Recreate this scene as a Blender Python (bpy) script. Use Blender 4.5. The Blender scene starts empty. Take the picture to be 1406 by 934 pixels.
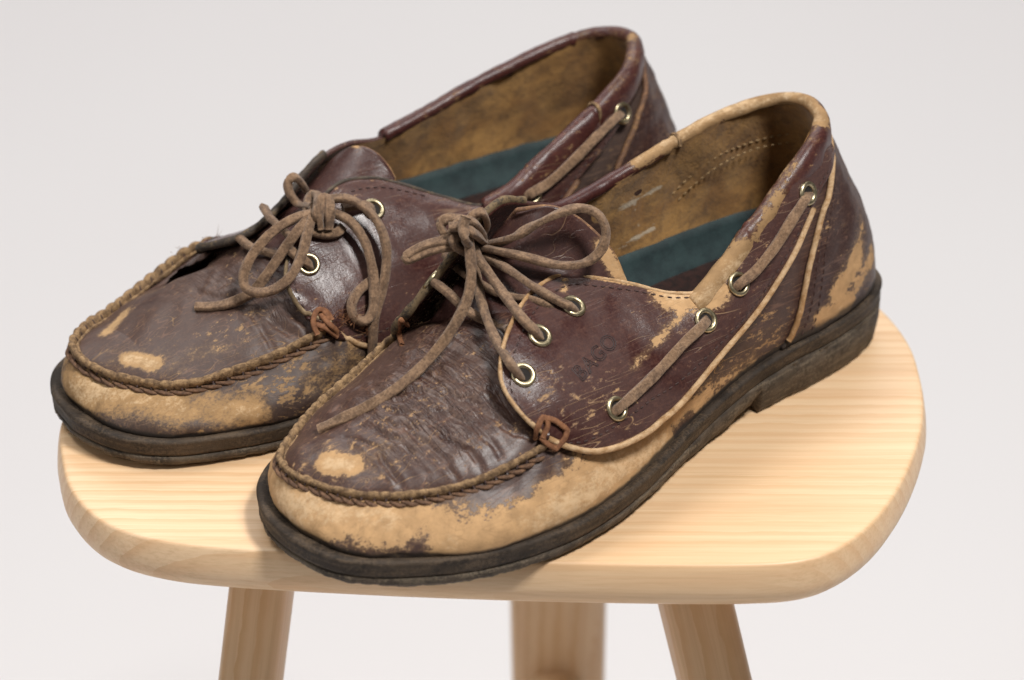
import bpy, math, random
import numpy as np
from mathutils import Vector, Matrix
from mathutils.bvhtree import BVHTree
random.seed(7); rng = np.random.RandomState(11)
scene = bpy.context.scene
col = scene.collection
R = math.radians
SEAT = 0.45            # height of the stool's seat above the floor (m)

# ------------------------------------------------------------------ camera
PITCH, DIST = R(30.0), 1.300
cam_d = bpy.data.cameras.new('camera'); cam = bpy.data.objects.new('camera', cam_d); col.objects.link(cam)
cam.location = (0, -DIST*math.cos(PITCH), SEAT + DIST*math.sin(PITCH))
cam.rotation_euler = (R(90)-PITCH, 0, 0)
cam_d.sensor_width = 36; cam_d.lens = 4485/1406*36
cam_d.clip_start = .05; cam_d.clip_end = 60
cam_d.dof.use_dof = True; cam_d.dof.focus_distance = 1.20; cam_d.dof.aperture_fstop = 8.0
scene.camera = cam

# ------------------------------------------------------------------ world, lamps, exposure
world = bpy.data.worlds.new('World'); scene.world = world; world.use_nodes = True
bg = world.node_tree.nodes['Background']
bg.inputs['Color'].default_value = (1.0, 0.975, 0.95, 1); bg.inputs['Strength'].default_value = 0.125

def area(name, loc, target, size, power, colour=(1, 1, 1), sy=None):
    d = bpy.data.lights.new(name, 'AREA'); d.energy = power; d.color = colour
    d.size = size
    if sy: d.shape = 'RECTANGLE'; d.size_y = sy
    o = bpy.data.objects.new(name, d); col.objects.link(o); o.location = loc
    v = Vector(target)-Vector(loc); o.rotation_euler = v.to_track_quat('-Z', 'Y').to_euler()
    return o
area('softbox_key', (0.62, -0.62, 2.1), (0, 0, SEAT), 0.36, 36, (1, .98, .95), .36)
area('softbox_top', (-0.75, 0.10, 2.1), (0, 0, SEAT), 0.7, 13, (1, .985, .97), .6)
area('softbox_left', (-1.6, -0.9, 1.3), (0, 0, SEAT), 1.0, 6, (1, .98, .97), 1.0)
area('backdrop_lamp', (0.0, 2.3, 2.6), (0, 2.3, 0), 2.8, 53, (1, .98, .972), 1.8)
scene.view_settings.view_transform = 'Standard'; scene.view_settings.look = 'None'
scene.view_settings.gamma = 1; scene.view_settings.exposure = 0.0
scene.view_settings.use_curve_mapping = False
scene.render.engine = 'CYCLES'
scene.cycles.use_denoising = True
scene.cycles.max_bounces = 7

# ------------------------------------------------------------------ helpers: nodes
class NT:
    def __init__(s, name):
        s.m = bpy.data.materials.new(name); s.m.use_nodes = True
        s.t = s.m.node_tree; s.n = s.t.nodes; s.n.clear()
        s.out = s.n.new('ShaderNodeOutputMaterial'); s.p = s.n.new('ShaderNodeBsdfPrincipled')
        s.t.links.new(s.p.outputs[0], s.out.inputs[0])
        s.co = s.n.new('ShaderNodeTexCoord').outputs['Object']
    def put(s, sock, v):
        if isinstance(v, bpy.types.NodeSocket): s.t.links.new(v, sock)
        elif isinstance(v, tuple) and len(v) == 3 and sock.type == 'RGBA': sock.default_value = (*v, 1)
        elif sock.type == 'RGBA' and isinstance(v, (int, float)): sock.default_value = (v, v, v, 1)
        else: sock.default_value = v
    def mapping(s, scale=(1, 1, 1), rot=(0, 0, 0), loc=(0, 0, 0), v=None):
        n = s.n.new('ShaderNodeMapping'); s.put(n.inputs['Vector'], v or s.co)
        n.inputs['Scale'].default_value = scale; n.inputs['Rotation'].default_value = rot; n.inputs['Location'].default_value = loc
        return n.outputs[0]
    def noise(s, scale, detail=4, rough=.55, v=None, dist=0, colour=False):
        n = s.n.new('ShaderNodeTexNoise'); s.put(n.inputs['Vector'], v or s.co)
        n.inputs['Scale'].default_value = scale; n.inputs['Detail'].default_value = detail
        n.inputs['Roughness'].default_value = rough; n.inputs['Distortion'].default_value = dist
        return n.outputs[1 if colour else 0]
    def vor(s, scale, v=None, feature='F1'):
        n = s.n.new('ShaderNodeTexVoronoi'); n.feature = feature; s.put(n.inputs['Vector'], v or s.co); n.inputs['Scale'].default_value = scale
        return n.outputs[0]
    def math(s, op, a, b=0.0, c=None, clamp=False):
        n = s.n.new('ShaderNodeMath'); n.operation = op; n.use_clamp = clamp
        s.put(n.inputs[0], a); s.put(n.inputs[1], b)
        if c is not None: s.put(n.inputs[2], c)
        return n.outputs[0]
    def ramp(s, f, stops, interp='LINEAR'):
        n = s.n.new('ShaderNodeValToRGB'); n.color_ramp.interpolation = interp; s.put(n.inputs[0], f)
        e = n.color_ramp.elements
        while len(e) < len(stops): e.new(.5)
        for k, (p, c) in enumerate(stops):
            e[k].position = p; e[k].color = (c, c, c, 1) if isinstance(c, (int, float)) else (*c, 1)
        return n.outputs[0]
    def step(s, f, lo, hi):
        n = s.n.new('ShaderNodeMapRange'); s.put(n.inputs[0], f); n.inputs[1].default_value = lo; n.inputs[2].default_value = hi
        n.interpolation_type = 'SMOOTHSTEP'
        return n.outputs[0]
    def mix(s, f, a, b, mode='MIX'):
        n = s.n.new('ShaderNodeMix'); n.data_type = 'RGBA'; n.blend_type = mode; n.clamp_factor = True
        s.put(n.inputs[0], f); s.put(n.inputs[6], a); s.put(n.inputs[7], b)
        return n.outputs[2]
    def attr(s, name):
        n = s.n.new('ShaderNodeAttribute'); n.attribute_name = name; return n.outputs['Fac']
    def bump(s, h, strength=.3, dist=.0005, normal=None):
        n = s.n.new('ShaderNodeBump'); n.inputs['Strength'].default_value = strength; n.inputs['Distance'].default_value = dist
        s.put(n.inputs['Height'], h)
        if normal is not None: s.put(n.inputs['Normal'], normal)
        return n.outputs[0]
    def fin(s, colour, rough, normal=None, **kw):
        s.put(s.p.inputs['Base Color'], colour); s.put(s.p.inputs['Roughness'], rough)
        if normal is not None: s.put(s.p.inputs['Normal'], normal)
        for k, v in kw.items(): s.put(s.p.inputs[k.replace('_', ' ')], v)
        return s.m

def leather(name, dark_a=(.030, .009, .007), dark_b=(.064, .037, .031), tan=(.48, .290, .138), soft=(.46, .56), gloss=.33, seed=0.0, fuzzy=.5, wrinkle=.25, folds=0.0, scratch=.45):
    s = NT(name)
    v = s.mapping(loc=(seed, seed*.7, seed*.3))
    wear, dirt = s.attr('wear'), s.attr('dirt')
    nf = s.noise(900, 6, .7, v); nm = s.noise(190, 5, .65, v); nl = s.noise(38, 4, .6, v, dist=.4)
    # hair scratches: thin level lines of stretched noise in three directions
    lines = None
    for k, (rx, rz, sc) in enumerate(((0.3, .5, 55), (-.5, -.7, 48), (.9, 1.7, 60))):
        mv = s.mapping(scale=(.022, 1.0, 1.0), rot=(rx, .2*k, rz), v=v)
        n = s.noise(sc*4.0, 0, .5, mv)
        l = s.step(s.math('ABSOLUTE', s.math('SUBTRACT', n, .5)), .009, .0)
        m = s.step(s.noise(42+9*k, 2, .5, s.mapping(loc=(3.1*k, 1, 2), v=v)), .54, .66)
        l = s.math('MULTIPLY', l, m)
        lines = l if lines is None else s.math('MAXIMUM', lines, l)
    # dense fine scratches, dull brown, not through to the tan
    fine = None
    for k, (rx, rz, sc_) in enumerate(((.2, .35, 210), (-.4, -.8, 260), (.7, 1.25, 230))):
        n = s.noise(sc_, 1, .5, s.mapping(scale=(.035, 1.0, 1.0), rot=(rx, .15*k, rz), v=v))
        l = s.math('MULTIPLY', s.step(s.math('ABSOLUTE', s.math('SUBTRACT', n, .5)), .022, .0), s.step(s.noise(75+12*k, 3, .6, s.mapping(loc=(1.7*k, 4, 0), v=v)), .46, .62))
        fine = l if fine is None else s.math('MAXIMUM', fine, l)
    # worn-through grain
    w = s.math('ADD', wear, s.math('MULTIPLY', s.math('SUBTRACT', nf, .5), fuzzy*1.1))
    n3 = s.noise(420, 5, .75, s.mapping(scale=(.45, 1, 1), rot=(.2, .1, .9), v=v))
    w = s.math('ADD', w, s.math('MULTIPLY', s.math('SUBTRACT', n3, .5), .95))
    w = s.math('ADD', w, s.math('MULTIPLY', s.math('SUBTRACT', nm, .5), .30))
    worn = s.step(w, *soft)
    soft_ = s.step(w, soft[0]-.24, soft[1])
    sc = s.math('MULTIPLY', lines, s.attr('scuff'))
    spots = s.step(s.math('ADD', s.math('MULTIPLY', s.attr('scuff'), .10), s.math('ADD', s.math('MULTIPLY', n3, .75), s.math('MULTIPLY', nl, .25))), .665, .72)
    worn = s.math('MAXIMUM', worn, s.math('MULTIPLY', sc, .75)); worn = s.math('MAXIMUM', worn, s.math('MULTIPLY', spots, .8), clamp=True)
    dark = s.mix(s.step(s.math('ADD', nl, s.math('MULTIPLY', s.attr('haze'), .5)), .38, .70), dark_a, dark_b)
    dark = s.mix(s.math('MULTIPLY', s.step(nf, .42, .72), .40), dark, (dark_b[0]*1.9, dark_b[1]*1.75, dark_b[2]*1.45))
    dark = s.mix(s.math('MULTIPLY', s.step(n3, .52, .68), .30), dark, (dark_b[0]*2.3, dark_b[1]*2.0, dark_b[2]*1.5))
    dark = s.mix(s.math('MULTIPLY', soft_, .42), dark, tuple(.5*a+.12*b for a, b in zip(tan, dark_b)))
    dark = s.mix(s.math('MULTIPLY', fine, scratch), dark, (dark_b[0]*3.2, dark_b[1]*3.0, dark_b[2]*2.4))
    tanc = s.mix(s.step(nm, .3, .75), tuple(c*.84 for c in tan), tuple(min(1, c*1.12) for c in tan))
    tanc = s.mix(s.math('MULTIPLY', fine, .35), tanc, tuple(c*.5 for c in tan))
    tanc = s.mix(s.math('MULTIPLY', s.step(nf, .55, .72), .40), tanc, tuple(c*.45 for c in tan))
    tanc = s.mix(s.math('MULTIPLY', s.step(w, .80, 1.15), .55), tanc, (.72, .53, .33))
    c = s.mix(worn, dark, tanc)
    g = s.math('ADD', dirt, s.math('MULTIPLY', s.math('SUBTRACT', nm, .5), .9))
    g = s.math('MULTIPLY', s.step(g, .25, .8), .88)
    c = s.mix(g, c, (.030, .023, .018))
    rough = s.mix(worn, s.math('ADD', gloss, s.math('MULTIPLY', nm, .22)), .82)
    rough = s.mix(g, rough, .75)
    h = s.math('ADD', s.math('MULTIPLY', nf, .35), s.math('MULTIPLY', nm, .25))
    h = s.math('SUBTRACT', h, s.math('MULTIPLY', worn, .28)); h = s.math('SUBTRACT', h, s.math('MULTIPLY', lines, .25)); h = s.math('SUBTRACT', h, s.math('MULTIPLY', fine, .12))
    wr = s.noise(330, 3, .6, s.mapping(scale=(1, .35, .35), rot=(.0, .0, .45), v=v))
    h = s.math('ADD', h, s.math('MULTIPLY', wr, wrinkle))
    if folds:                                        # fine flex wrinkles across the vamp, rubbed pale on their crests
        fz = s.attr('fold')
        f1 = s.noise(115, 4, .6, s.mapping(scale=(1.6, .16, .3), rot=(0, 0, .35), v=v), dist=.6)
        f2 = s.noise(165, 4, .6, s.mapping(scale=(1.6, .14, .3), rot=(0, 0, -.25), v=v), dist=.6)
        f1 = s.math('ABSOLUTE', s.math('SUBTRACT', f1, .5)); f2 = s.math('ABSOLUTE', s.math('SUBTRACT', f2, .5))
        gr = s.math('ADD', s.step(f1, .0, .05), s.step(f2, .0, .035))
        h = s.math('ADD', h, s.math('MULTIPLY', s.math('MULTIPLY', gr, fz), folds*1.1))
        c = s.mix(s.math('MULTIPLY', s.math('MULTIPLY', s.step(gr, 1.75, 2.0), s.math('MULTIPLY', fz, .42)), s.step(nf, .35, .65)), c, (.20, .145, .115))
        c = s.mix(s.math('MULTIPLY', s.step(gr, 1.3, .4), s.math('MULTIPLY', fz, .45)), c, (.022, .012, .011))
    return s.fin(c, rough, s.bump(h, .5, .00055), Specular_IOR_Level=.42)

def plain(name, a, b, rough=.6, scale=300, bump=.4, dist=.0004, fine=1400, **kw):
    s = NT(name); n1 = s.noise(scale, 5, .65); n2 = s.noise(fine, 4, .7)
    c = s.mix(s.step(n1, .32, .68), a, b)
    c = s.mix(s.math('MULTIPLY', s.step(n2, .5, .7), .5), c, tuple(x*.4 for x in a))
    return s.fin(c, rough, s.bump(s.math('ADD', n1, s.math('MULTIPLY', n2, .6)), bump, dist), **kw)

M = {}
M['upper'] = leather('worn_burgundy_leather')
M['plug'] = leather('creased_burgundy_leather', dark_a=(.031, .010, .008), dark_b=(.064, .035, .028), seed=3.1, gloss=.27, folds=1.0)
M['saddle'] = leather('glossy_burgundy_leather', dark_a=(.036, .009, .008), dark_b=(.070, .037, .033), gloss=.15, seed=6.3, scratch=.16)
M['tongue'] = leather('tongue_leather', dark_a=(.036, .012, .010), dark_b=(.058, .030, .027), gloss=.17, seed=5.2, scratch=.15)
M['upper_dusty'] = leather('dusty_burgundy_leather', dark_a=(.026, .011, .009), dark_b=(.062, .040, .033), tan=(.36, .215, .095), soft=(.38, .80), seed=12.0, fuzzy=.7, gloss=.42)
M['plug_dusty'] = leather('dusty_vamp_leather', dark_a=(.030, .010, .008), dark_b=(.064, .036, .028), tan=(.42, .26, .125), soft=(.42, .72), seed=15.0, fuzzy=.6, gloss=.36, folds=.8)
M['dark_edge'] = leather('dark_leather_edge', dark_a=(.024, .016, .012), dark_b=(.055, .042, .032), tan=(.17, .115, .06), gloss=.55, seed=2.2)
M['collar'] = leather('collar_leather', tan=(.31, .185, .083), scratch=.2, dark_a=(.042, .011, .010), dark_b=(.070, .026, .022), gloss=.24, seed=9.7)
M['piping'] = leather('tan_leather_edge', dark_a=(.10, .05, .03), dark_b=(.17, .09, .05), tan=(.36, .20, .085), gloss=.6, seed=4.4)
M['seam'] = plain('frayed_seam_leather', (.11, .062, .030), (.36, .225, .11), .85, 420, 1.0, .0006)
M['thread'] = plain('rusty_waxed_thread', (.080, .040, .022), (.20, .105, .055), .8, 600, .8)
M['fine_thread'] = plain('pale_stitching', (.26, .17, .08), (.40, .27, .13), .85, 900)
M['dark_thread'] = plain('dark_stitching', (.035, .018, .016), (.075, .04, .035), .8, 900)
def suede_lace():
    s = NT('suede_lace'); n1 = s.noise(330, 4, .7); n2 = s.noise(1100, 4, .75); n3 = s.noise(60, 3, .5)
    c = s.mix(s.step(n1, .34, .66), (.120, .068, .038), (.260, .158, .090))
    c = s.mix(s.math('MULTIPLY', s.step(n3, .5, .7), .45), c, (.19, .105, .05))
    c = s.mix(s.math('MULTIPLY', s.step(n2, .52, .66), .65), c, (.048, .026, .015))
    c = s.mix(s.math('MULTIPLY', s.step(n2, .46, .36), .5), c, (.34, .225, .14))
    return s.fin(c, .93, s.bump(s.math('ADD', s.math('MULTIPLY', n1, .6), n2), .9, .0005), Sheen_Weight=.15)
M['lace'] = suede_lace()
M['rawhide'] = plain('orange_rawhide', (.13, .048, .018), (.24, .10, .04), .8, 500, .6)
M['dark'] = plain('black_grime', (.008, .006, .005), (.016, .012, .01), .9)  # flat black for the eyelet holes, their shade put into the colour
M['eyelet'] = plain('tarnished_brass', (.30, .25, .15), (.52, .44, .29), .36, 500, .15, .0001, Metallic=1.0)
M['insole'] = plain('insole_leather', (.010, .004, .0035), (.034, .012, .009), .6, 300)
M['pad'] = plain('teal_footbed', (.010, .024, .027), (.022, .046, .048), .7, 120, .5)

def suede(name, a, b, c_dark):
    s = NT(name); nl = s.noise(45, 5, .6, dist=.5); nf = s.noise(700, 5, .7); nm = s.noise(170, 4, .6)
    c = s.mix(s.step(nl, .35, .65), a, b); c = s.mix(s.math('MULTIPLY', s.step(nm, .45, .7), .5), c, c_dark)
    c = s.mix(s.math('MULTIPLY', s.step(nf, .5, .7), .35), c, tuple(x*.5 for x in a))
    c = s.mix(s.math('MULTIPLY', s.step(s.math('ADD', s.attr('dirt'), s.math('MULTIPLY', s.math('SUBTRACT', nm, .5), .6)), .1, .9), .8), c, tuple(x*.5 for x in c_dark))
    sk = s.noise(500, 5, .75, s.mapping(scale=(.25, 1, 1), rot=(.3, .2, .2)))
    c = s.mix(s.math('MULTIPLY', s.step(s.math('ADD', s.attr('wear'), s.math('MULTIPLY', s.math('SUBTRACT', sk, .5), 1.5)), .55, .75), .85), c, (.50, .42, .31))
    return s.fin(c, .92, s.bump(s.math('ADD', nm, s.math('MULTIPLY', nf, .6)), .8, .0007), Sheen_Weight=.15)
M['lining'] = suede('brown_suede_lining', (.250, .120, .030), (.40, .215, .062), (.085, .042, .014))

def rubber(name, a, b, dust, seed=0):
    s = NT(name); v = s.mapping(loc=(seed, 0, 0)); n1 = s.noise(120, 6, .7, v); n2 = s.noise(900, 5, .7, v)
    st = s.noise(60, 3, .5, s.mapping(scale=(1, 1, 9), v=v))
    c = s.mix(s.step(n1, .35, .65), a, b)
    c = s.mix(s.math('MULTIPLY', s.step(s.math('ADD', s.math('MULTIPLY', n2, .6), s.math('MULTIPLY', st, .5)), .52, .66), s.math('ADD', .38, s.attr('wear'))), c, dust)
    c = s.mix(s.math('MULTIPLY', s.step(s.noise(35, 3, .6, v), .5, .68), .45), c, tuple(x*.6 for x in dust))
    h = s.math('ADD', n1, s.math('MULTIPLY', n2, .8))
    return s.fin(c, s.mix(n1, .5, .75), s.bump(h, .7, .0008), Specular_IOR_Level=.3)
M['welt'] = rubber('black_rubber_welt', (.019, .013, .009), (.052, .037, .026), (.17, .115, .07))
M['sole'] = rubber('worn_brown_rubber', (.034, .025, .018), (.085, .062, .043), (.20, .155, .105), 2)

def ash(name, rot=(0, 0, 0), dark=1.0, loc=(0, 0, 0), rings=30, ringy=.5):
    """pale ash wood: growth rings are cylinders round a pith line below the seat, grain along X"""
    s = NT(name)
    v = s.mapping(rot=rot, loc=loc)
    wob = s.noise(3.2, 3, .5, s.mapping(scale=(.35, 1, 1), v=v), colour=True)
    va = s.n.new('ShaderNodeVectorMath'); va.operation = 'MULTIPLY_ADD'; s.put(va.inputs[0], wob); va.inputs[1].default_value = (.0, .022, .035); s.put(va.inputs[2], v)
    w = s.n.new('ShaderNodeTexWave'); w.wave_type = 'RINGS'; w.rings_direction = 'X'; w.wave_profile = 'SAW'
    s.put(w.inputs['Vector'], va.outputs[0]); w.inputs['Scale'].default_value = rings; w.inputs['Distortion'].default_value = 1.2
    w.inputs['Detail'].default_value = 2; w.inputs['Detail Scale'].default_value = 1.5
    ring = w.outputs[1]
    fib = s.noise(900, 4, .7, s.mapping(scale=(.018, 1, 1), v=v)); fib2 = s.noise(260, 4, .6, s.mapping(scale=(.02, 1, 1), v=v))
    big = s.noise(9, 3, .5, s.mapping(scale=(.3, 1, 1), v=v))
    rs = s.noise(7, 3, .6, s.mapping(scale=(.25, 6, 6), v=v))
    st = s.noise(170, 5, .75, s.mapping(scale=(.012, 1, 1), v=va.outputs[0]))
    base = s.mix(s.math('MULTIPLY', s.math('MULTIPLY', s.step(ring, .35, .98), ringy), s.step(rs, .22, .55)), (.79*dark, .565*dark, .355*dark), (.62*dark, .345*dark, .155*dark))
    base = s.mix(s.math('MULTIPLY', s.step(st, .42, .66), .60), base, (.68*dark, .41*dark, .22*dark))
    base = s.mix(s.math('MULTIPLY', s.step(fib, .42, .70), .38), base, (.50*dark, .30*dark, .14*dark))
    base = s.mix(s.math('MULTIPLY', s.step(fib2, .4, .7), .30), base, (.80*dark, .575*dark, .355*dark))
    base = s.mix(s.math('MULTIPLY', s.step(big, .35, .7), .40), base, (.70*dark, .46*dark, .25*dark))
    h = s.math('ADD', s.math('MULTIPLY', fib, .5), s.math('MULTIPLY', ring, -.3))
    return s.fin(base, .42, s.bump(h, .12, .0003))
M['seat'] = ash('ash_wood_seat', loc=(0, .48, -.33), rings=52, ringy=.55)

# ------------------------------------------------------------------ helpers: curves and meshes (millimetres in, metres out)
def cr(P, n, closed=False, per=None):
    """Catmull-Rom through the rows of P; n samples over the whole curve"""
    P = np.asarray(P, float); m = len(P)
    t = np.linspace(0, m if closed else m-1, n, endpoint=not closed) if per is None else np.asarray(per, float)
    i = np.floor(t).astype(int)
    if not closed: i = np.clip(i, 0, m-2)
    f = (t-i)[:, None]
    if closed:
        p0, p1, p2, p3 = P[(i-1) % m], P[i % m], P[(i+1) % m], P[(i+2) % m]
    else:
        Q = np.vstack([2*P[0]-P[1], P, 2*P[-1]-P[-2]])
        p0, p1, p2, p3 = Q[i], Q[i+1], Q[i+2], Q[i+3]
    return .5*((2*p1)+(-p0+p2)*f+(2*p0-5*p1+4*p2-p3)*f**2+(-p0+3*p1-3*p2+p3)*f**3)

def even(P, step, closed=False):
    """resample a curve through P at even arc length"""
    D = cr(P, 40*len(P), closed)
    if closed: D = np.vstack([D, D[:1]])
    L = np.concatenate([[0], np.cumsum(np.linalg.norm(np.diff(D, axis=0), axis=1))])
    n = max(3, int(round(L[-1]/step)))
    t = np.linspace(0, L[-1], n+1)
    o = np.stack([np.interp(t, L, D[:, k]) for k in range(D.shape[1])], 1)
    return o[:-1] if closed else o

def vnoise(P, scale, seed=0, octaves=2):
    """smooth value noise (sum of rotated sines) in about -1..1"""
    r = np.random.RandomState(seed); o = np.zeros(len(P)); a = 1.0; tot = 0
    for k in range(octaves):
        for j in range(5):
            d = r.normal(size=3); d /= np.linalg.norm(d)
            o += a*np.sin(P@d*2*np.pi/scale*r.uniform(.7, 1.4)+r.uniform(0, 6.3)+1.3*np.sin(P@r.normal(size=3)/scale))
        tot += a*2.2; a *= .5; scale *= .47
    return o/tot

def mesh_obj(name, V, F, mat, parent=None, smooth=True, attrs=None, loc=None, label=None):
    V = np.asarray(V, float)*.001
    me = bpy.data.meshes.new(name); me.from_pydata(V.tolist(), [], F)
    me.update()
    if smooth: me.polygons.foreach_set('use_smooth', [True]*len(me.polygons))
    for k, a in (attrs or {}).items():
        at = me.attributes.new(k, 'FLOAT', 'POINT'); at.data.foreach_set('value', np.asarray(a, np.float32))
    if mat: me.materials.append(mat)
    o = bpy.data.objects.new(name, me); col.objects.link(o)
    if parent: o.parent = parent
    if label: o['label'] = label
    return o

def grid_faces(nu, nv, cu=False, cv=False, off=0, flip=False):
    F = []
    for i in range(nu if cu else nu-1):
        for j in range(nv if cv else nv-1):
            a = off+i*nv+j; b = off+((i+1) % nu)*nv+j; c = off+((i+1) % nu)*nv+(j+1) % nv; d = off+i*nv+(j+1) % nv
            F.append((a, d, c, b) if flip else (a, b, c, d))
    return F

def grid_normals(G, cu=False):
    """normals of a grid of points (nu,nv,3)"""
    du = (np.roll(G, -1, 0)-np.roll(G, 1, 0)) if cu else np.gradient(G, axis=0)
    dv = np.gradient(G, axis=1); n = np.cross(du, dv)
    return n/np.maximum(np.linalg.norm(n, axis=2, keepdims=True), 1e-9)

def sweep(name, P, prof, mat, parent, closed=False, up=(0, 0, 1), scale=None, twist=None, caps=True, attrs=None, normals=None, step=None, label=None):
    """sweep a closed profile (rows: side, up) along the points P; frames follow 'up' or the given normals"""
    P = np.asarray(P, float); n = len(P); prof = np.asarray(prof, float); m = len(prof)
    T = (np.roll(P, -1, 0)-np.roll(P, 1, 0)) if closed else np.gradient(P, axis=0)
    T /= np.maximum(np.linalg.norm(T, axis=1, keepdims=True), 1e-9)
    if normals is not None: U = np.asarray(normals, float)
    elif isinstance(up, str):                                   # parallel transport
        U = np.zeros_like(P); u = np.cross(T[0], (0.3, 0.2, 1.0)); u = np.cross(u, T[0]); u /= np.linalg.norm(u)
        for k in range(n):
            u = u-T[k]*(u@T[k]); u /= np.linalg.norm(u); U[k] = u
    else: U = np.tile(np.asarray(up, float), (n, 1))
    S = np.cross(T, U); S /= np.maximum(np.linalg.norm(S, axis=1, keepdims=True), 1e-9); U = np.cross(S, T)
    sc = np.ones(n) if scale is None else np.asarray(scale, float)
    tw = np.zeros(n) if twist is None else np.asarray(twist, float)
    c, s_ = np.cos(tw)[:, None], np.sin(tw)[:, None]
    S2, U2 = S*c+U*s_, -S*s_+U*c
    G = P[:, None, :]+sc[:, None, None]*(prof[None, :, 0, None]*S2[:, None, :]+prof[None, :, 1, None]*U2[:, None, :])
    V = G.reshape(-1, 3); F = grid_faces(n, m, closed, True)
    if caps and not closed:
        F += [tuple(range(m))[::-1], tuple((n-1)*m+k for k in range(m))]
    if callable(attrs): attrs = attrs(V)
    return mesh_obj(name, V, F, mat, parent, attrs=attrs, label=label)

def ellipse(a, b, n=10): 
    t = np.linspace(0, 2*np.pi, n, endpoint=False); return np.stack([a*np.cos(t), b*np.sin(t)], 1)
def rrect(w, h, e=.5, n=16):
    t = np.linspace(0, 2*np.pi, n, endpoint=False); c, s = np.cos(t), np.sin(t)
    return np.stack([w/2*np.sign(c)*np.abs(c)**e, h/2*np.sign(s)*np.abs(s)**e], 1)

def smooth01(x, a, b):
    t = np.clip((x-a)/(b-a), 0, 1); return t*t*(3-2*t)

def capsules(V, caps):
    """soft union of capsules: rows (x0,y0,z0, x1,y1,z1, radius, strength)"""
    o = np.zeros(len(V))
    for c in caps:
        a = np.array(c[0:3], float); b = np.array(c[3:6], float); r, s = c[6], c[7]
        d = b-a; t = np.clip(((V-a)@d)/max(d@d, 1e-9), 0, 1)
        q = np.linalg.norm(V-a-t[:, None]*d, axis=1)
        o = np.maximum(o, s*np.clip(1.25-q/r*.75, 0, 1)) if s > 0 else o+s*np.clip(1.25-q/r*.75, 0, 1)
    return np.clip(o, -.3, 1)

# ------------------------------------------------------------------ shoe tables (mm; x from heel to toe, y towards the camera side, z up)
OUT1 = [(7,-1),(9,11),(16,21.5),(31,29),(55,33),(80,34),(105,36),(140,44.5),(172,55),(203,60),(231,57.5),(254,49.5),(273,37),(285,23),(288.5,7),(287.5,-8),(283,-20),(275,-31.5),(260,-40.5),(238,-46),(212,-49),(185,-46),(155,-38),(125,-31),(95,-30),(65,-32),(36,-31),(18,-25),(10,-13)]
TOP1 = [(34,0,100),(42,11,100),(55,20,97),(72,24,90),(88,27,80),(105,30,71),(120,32,63),(142,34,50),(172,38,42),(201,46,38),(225,46,34),(244,39,29.5),(262,27,27.5),(273,13,27),(279,-2,27.5),(280.5,-10,28),(277,-19,28),(266,-27,28),(251,-34,30),(232,-37,35),(209,-37,45),(192,-37,47),(165,-32,60),(140,-28,76),(112,-28,82),(88,-27,86),(67,-25,91),(45,-21,95),(34,-13,98)]
OUT2 = [(5,0),(8,12),(15,22.5),(31,29.5),(55,32.5),(80,33),(105,34),(140,40),(172,47),(203,52),(230,50),(252,44),(271.5,35.5),(284,22),(289,6),(288.5,-5),(286,-18),(277,-31),(260,-42),(238,-50),(212,-54),(185,-52),(155,-44),(125,-36),(95,-33),(65,-33),(35,-31),(14,-25),(4,-13)]
TOP2 = [(26,-2,95),(34,10,95),(47,20,93),(60,24,88),(75,27,80),(92,29,73),(112,31,63),(142,33,50),(172,37,42),(199,43,39),(222,40,33),(243,34,28),(261,26,25.5),(274,10,25.5),(279,-2,26.5),(281,-8,28),(279,-17,29),(268,-27,28),(256,-33,27),(238,-38,30),(214,-40,38),(200,-36,42),(180,-30,50),(128,-30,67),(105,-29,72),(85,-27,80),(62,-24,87),(40,-20,92),(28,-12,94)]
ZT = [24.5,24.5,24.5,24.5,24,23,19.5,14.5,12,11,10.7,11,11.5,12,12.3,12.3,12.3,12,11.5,11,11,11,12,14.5,20.5,23,24,24.5,24.5]     # top of the sole
ZB = [15,15,15,15,15,12,3.2,1.2,.6,0,0,.2,.7,1.6,2.4,2.6,2.4,1.6,.7,.2,0,0,.6,1.2,3.2,12,15,15,15]                               # underside of the outsole
BULGE = [6,6,6,5,4,3.5,3,2.5,3,5,6,6,5.5,4.5,4,4,4,4.5,5.5,6,5.5,4,3,3,3,3.5,4,5,6]
FEATHER = [1.5,1.5,1.5,1,.5,.5,.5,.5,.6,.8,1.0,1.4,2.2,3.4,4,4,4,3.6,3,2.2,1.6,1.2,.8,.5,.5,.5,1,1.5,1.5]
NU, NV = 720, 44

def outline_fn(OUT):
    """dense plan outline and its outward normals, same parameter as the control list"""
    C = cr(OUT, NU, True); T = np.roll(C, -1, 0)-np.roll(C, 1, 0); T /= np.linalg.norm(T, axis=1, keepdims=True)
    # the list runs heel, near side, toe, far side: the outward normal lies to the left
    N = np.stack([-T[:, 1], T[:, 0]], 1)
    c = C.mean(0)
    if ((C-c)*N).sum() < 0: N = -N
    return C, N
def ctl(vals): return cr(np.array(vals, float)[:, None], NU, True)[:, 0]

def ring(C, N, inset, z): return np.column_stack([C-N*np.asarray(inset).reshape(-1, 1), np.broadcast_to(z, len(C))])

def surface_tools(objs):
    """one BVH over several mesh objects in shoe space (metres)"""
    V, F, o = [], [], 0
    for ob in objs:
        me = ob.data; v = np.empty(len(me.vertices)*3, np.float32); me.vertices.foreach_get('co', v)
        V += v.reshape(-1, 3).tolist(); F += [tuple(i+o for i in p.vertices) for p in me.polygons]; o = len(V)
    return BVHTree.FromPolygons([Vector(v) for v in V], F)

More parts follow.
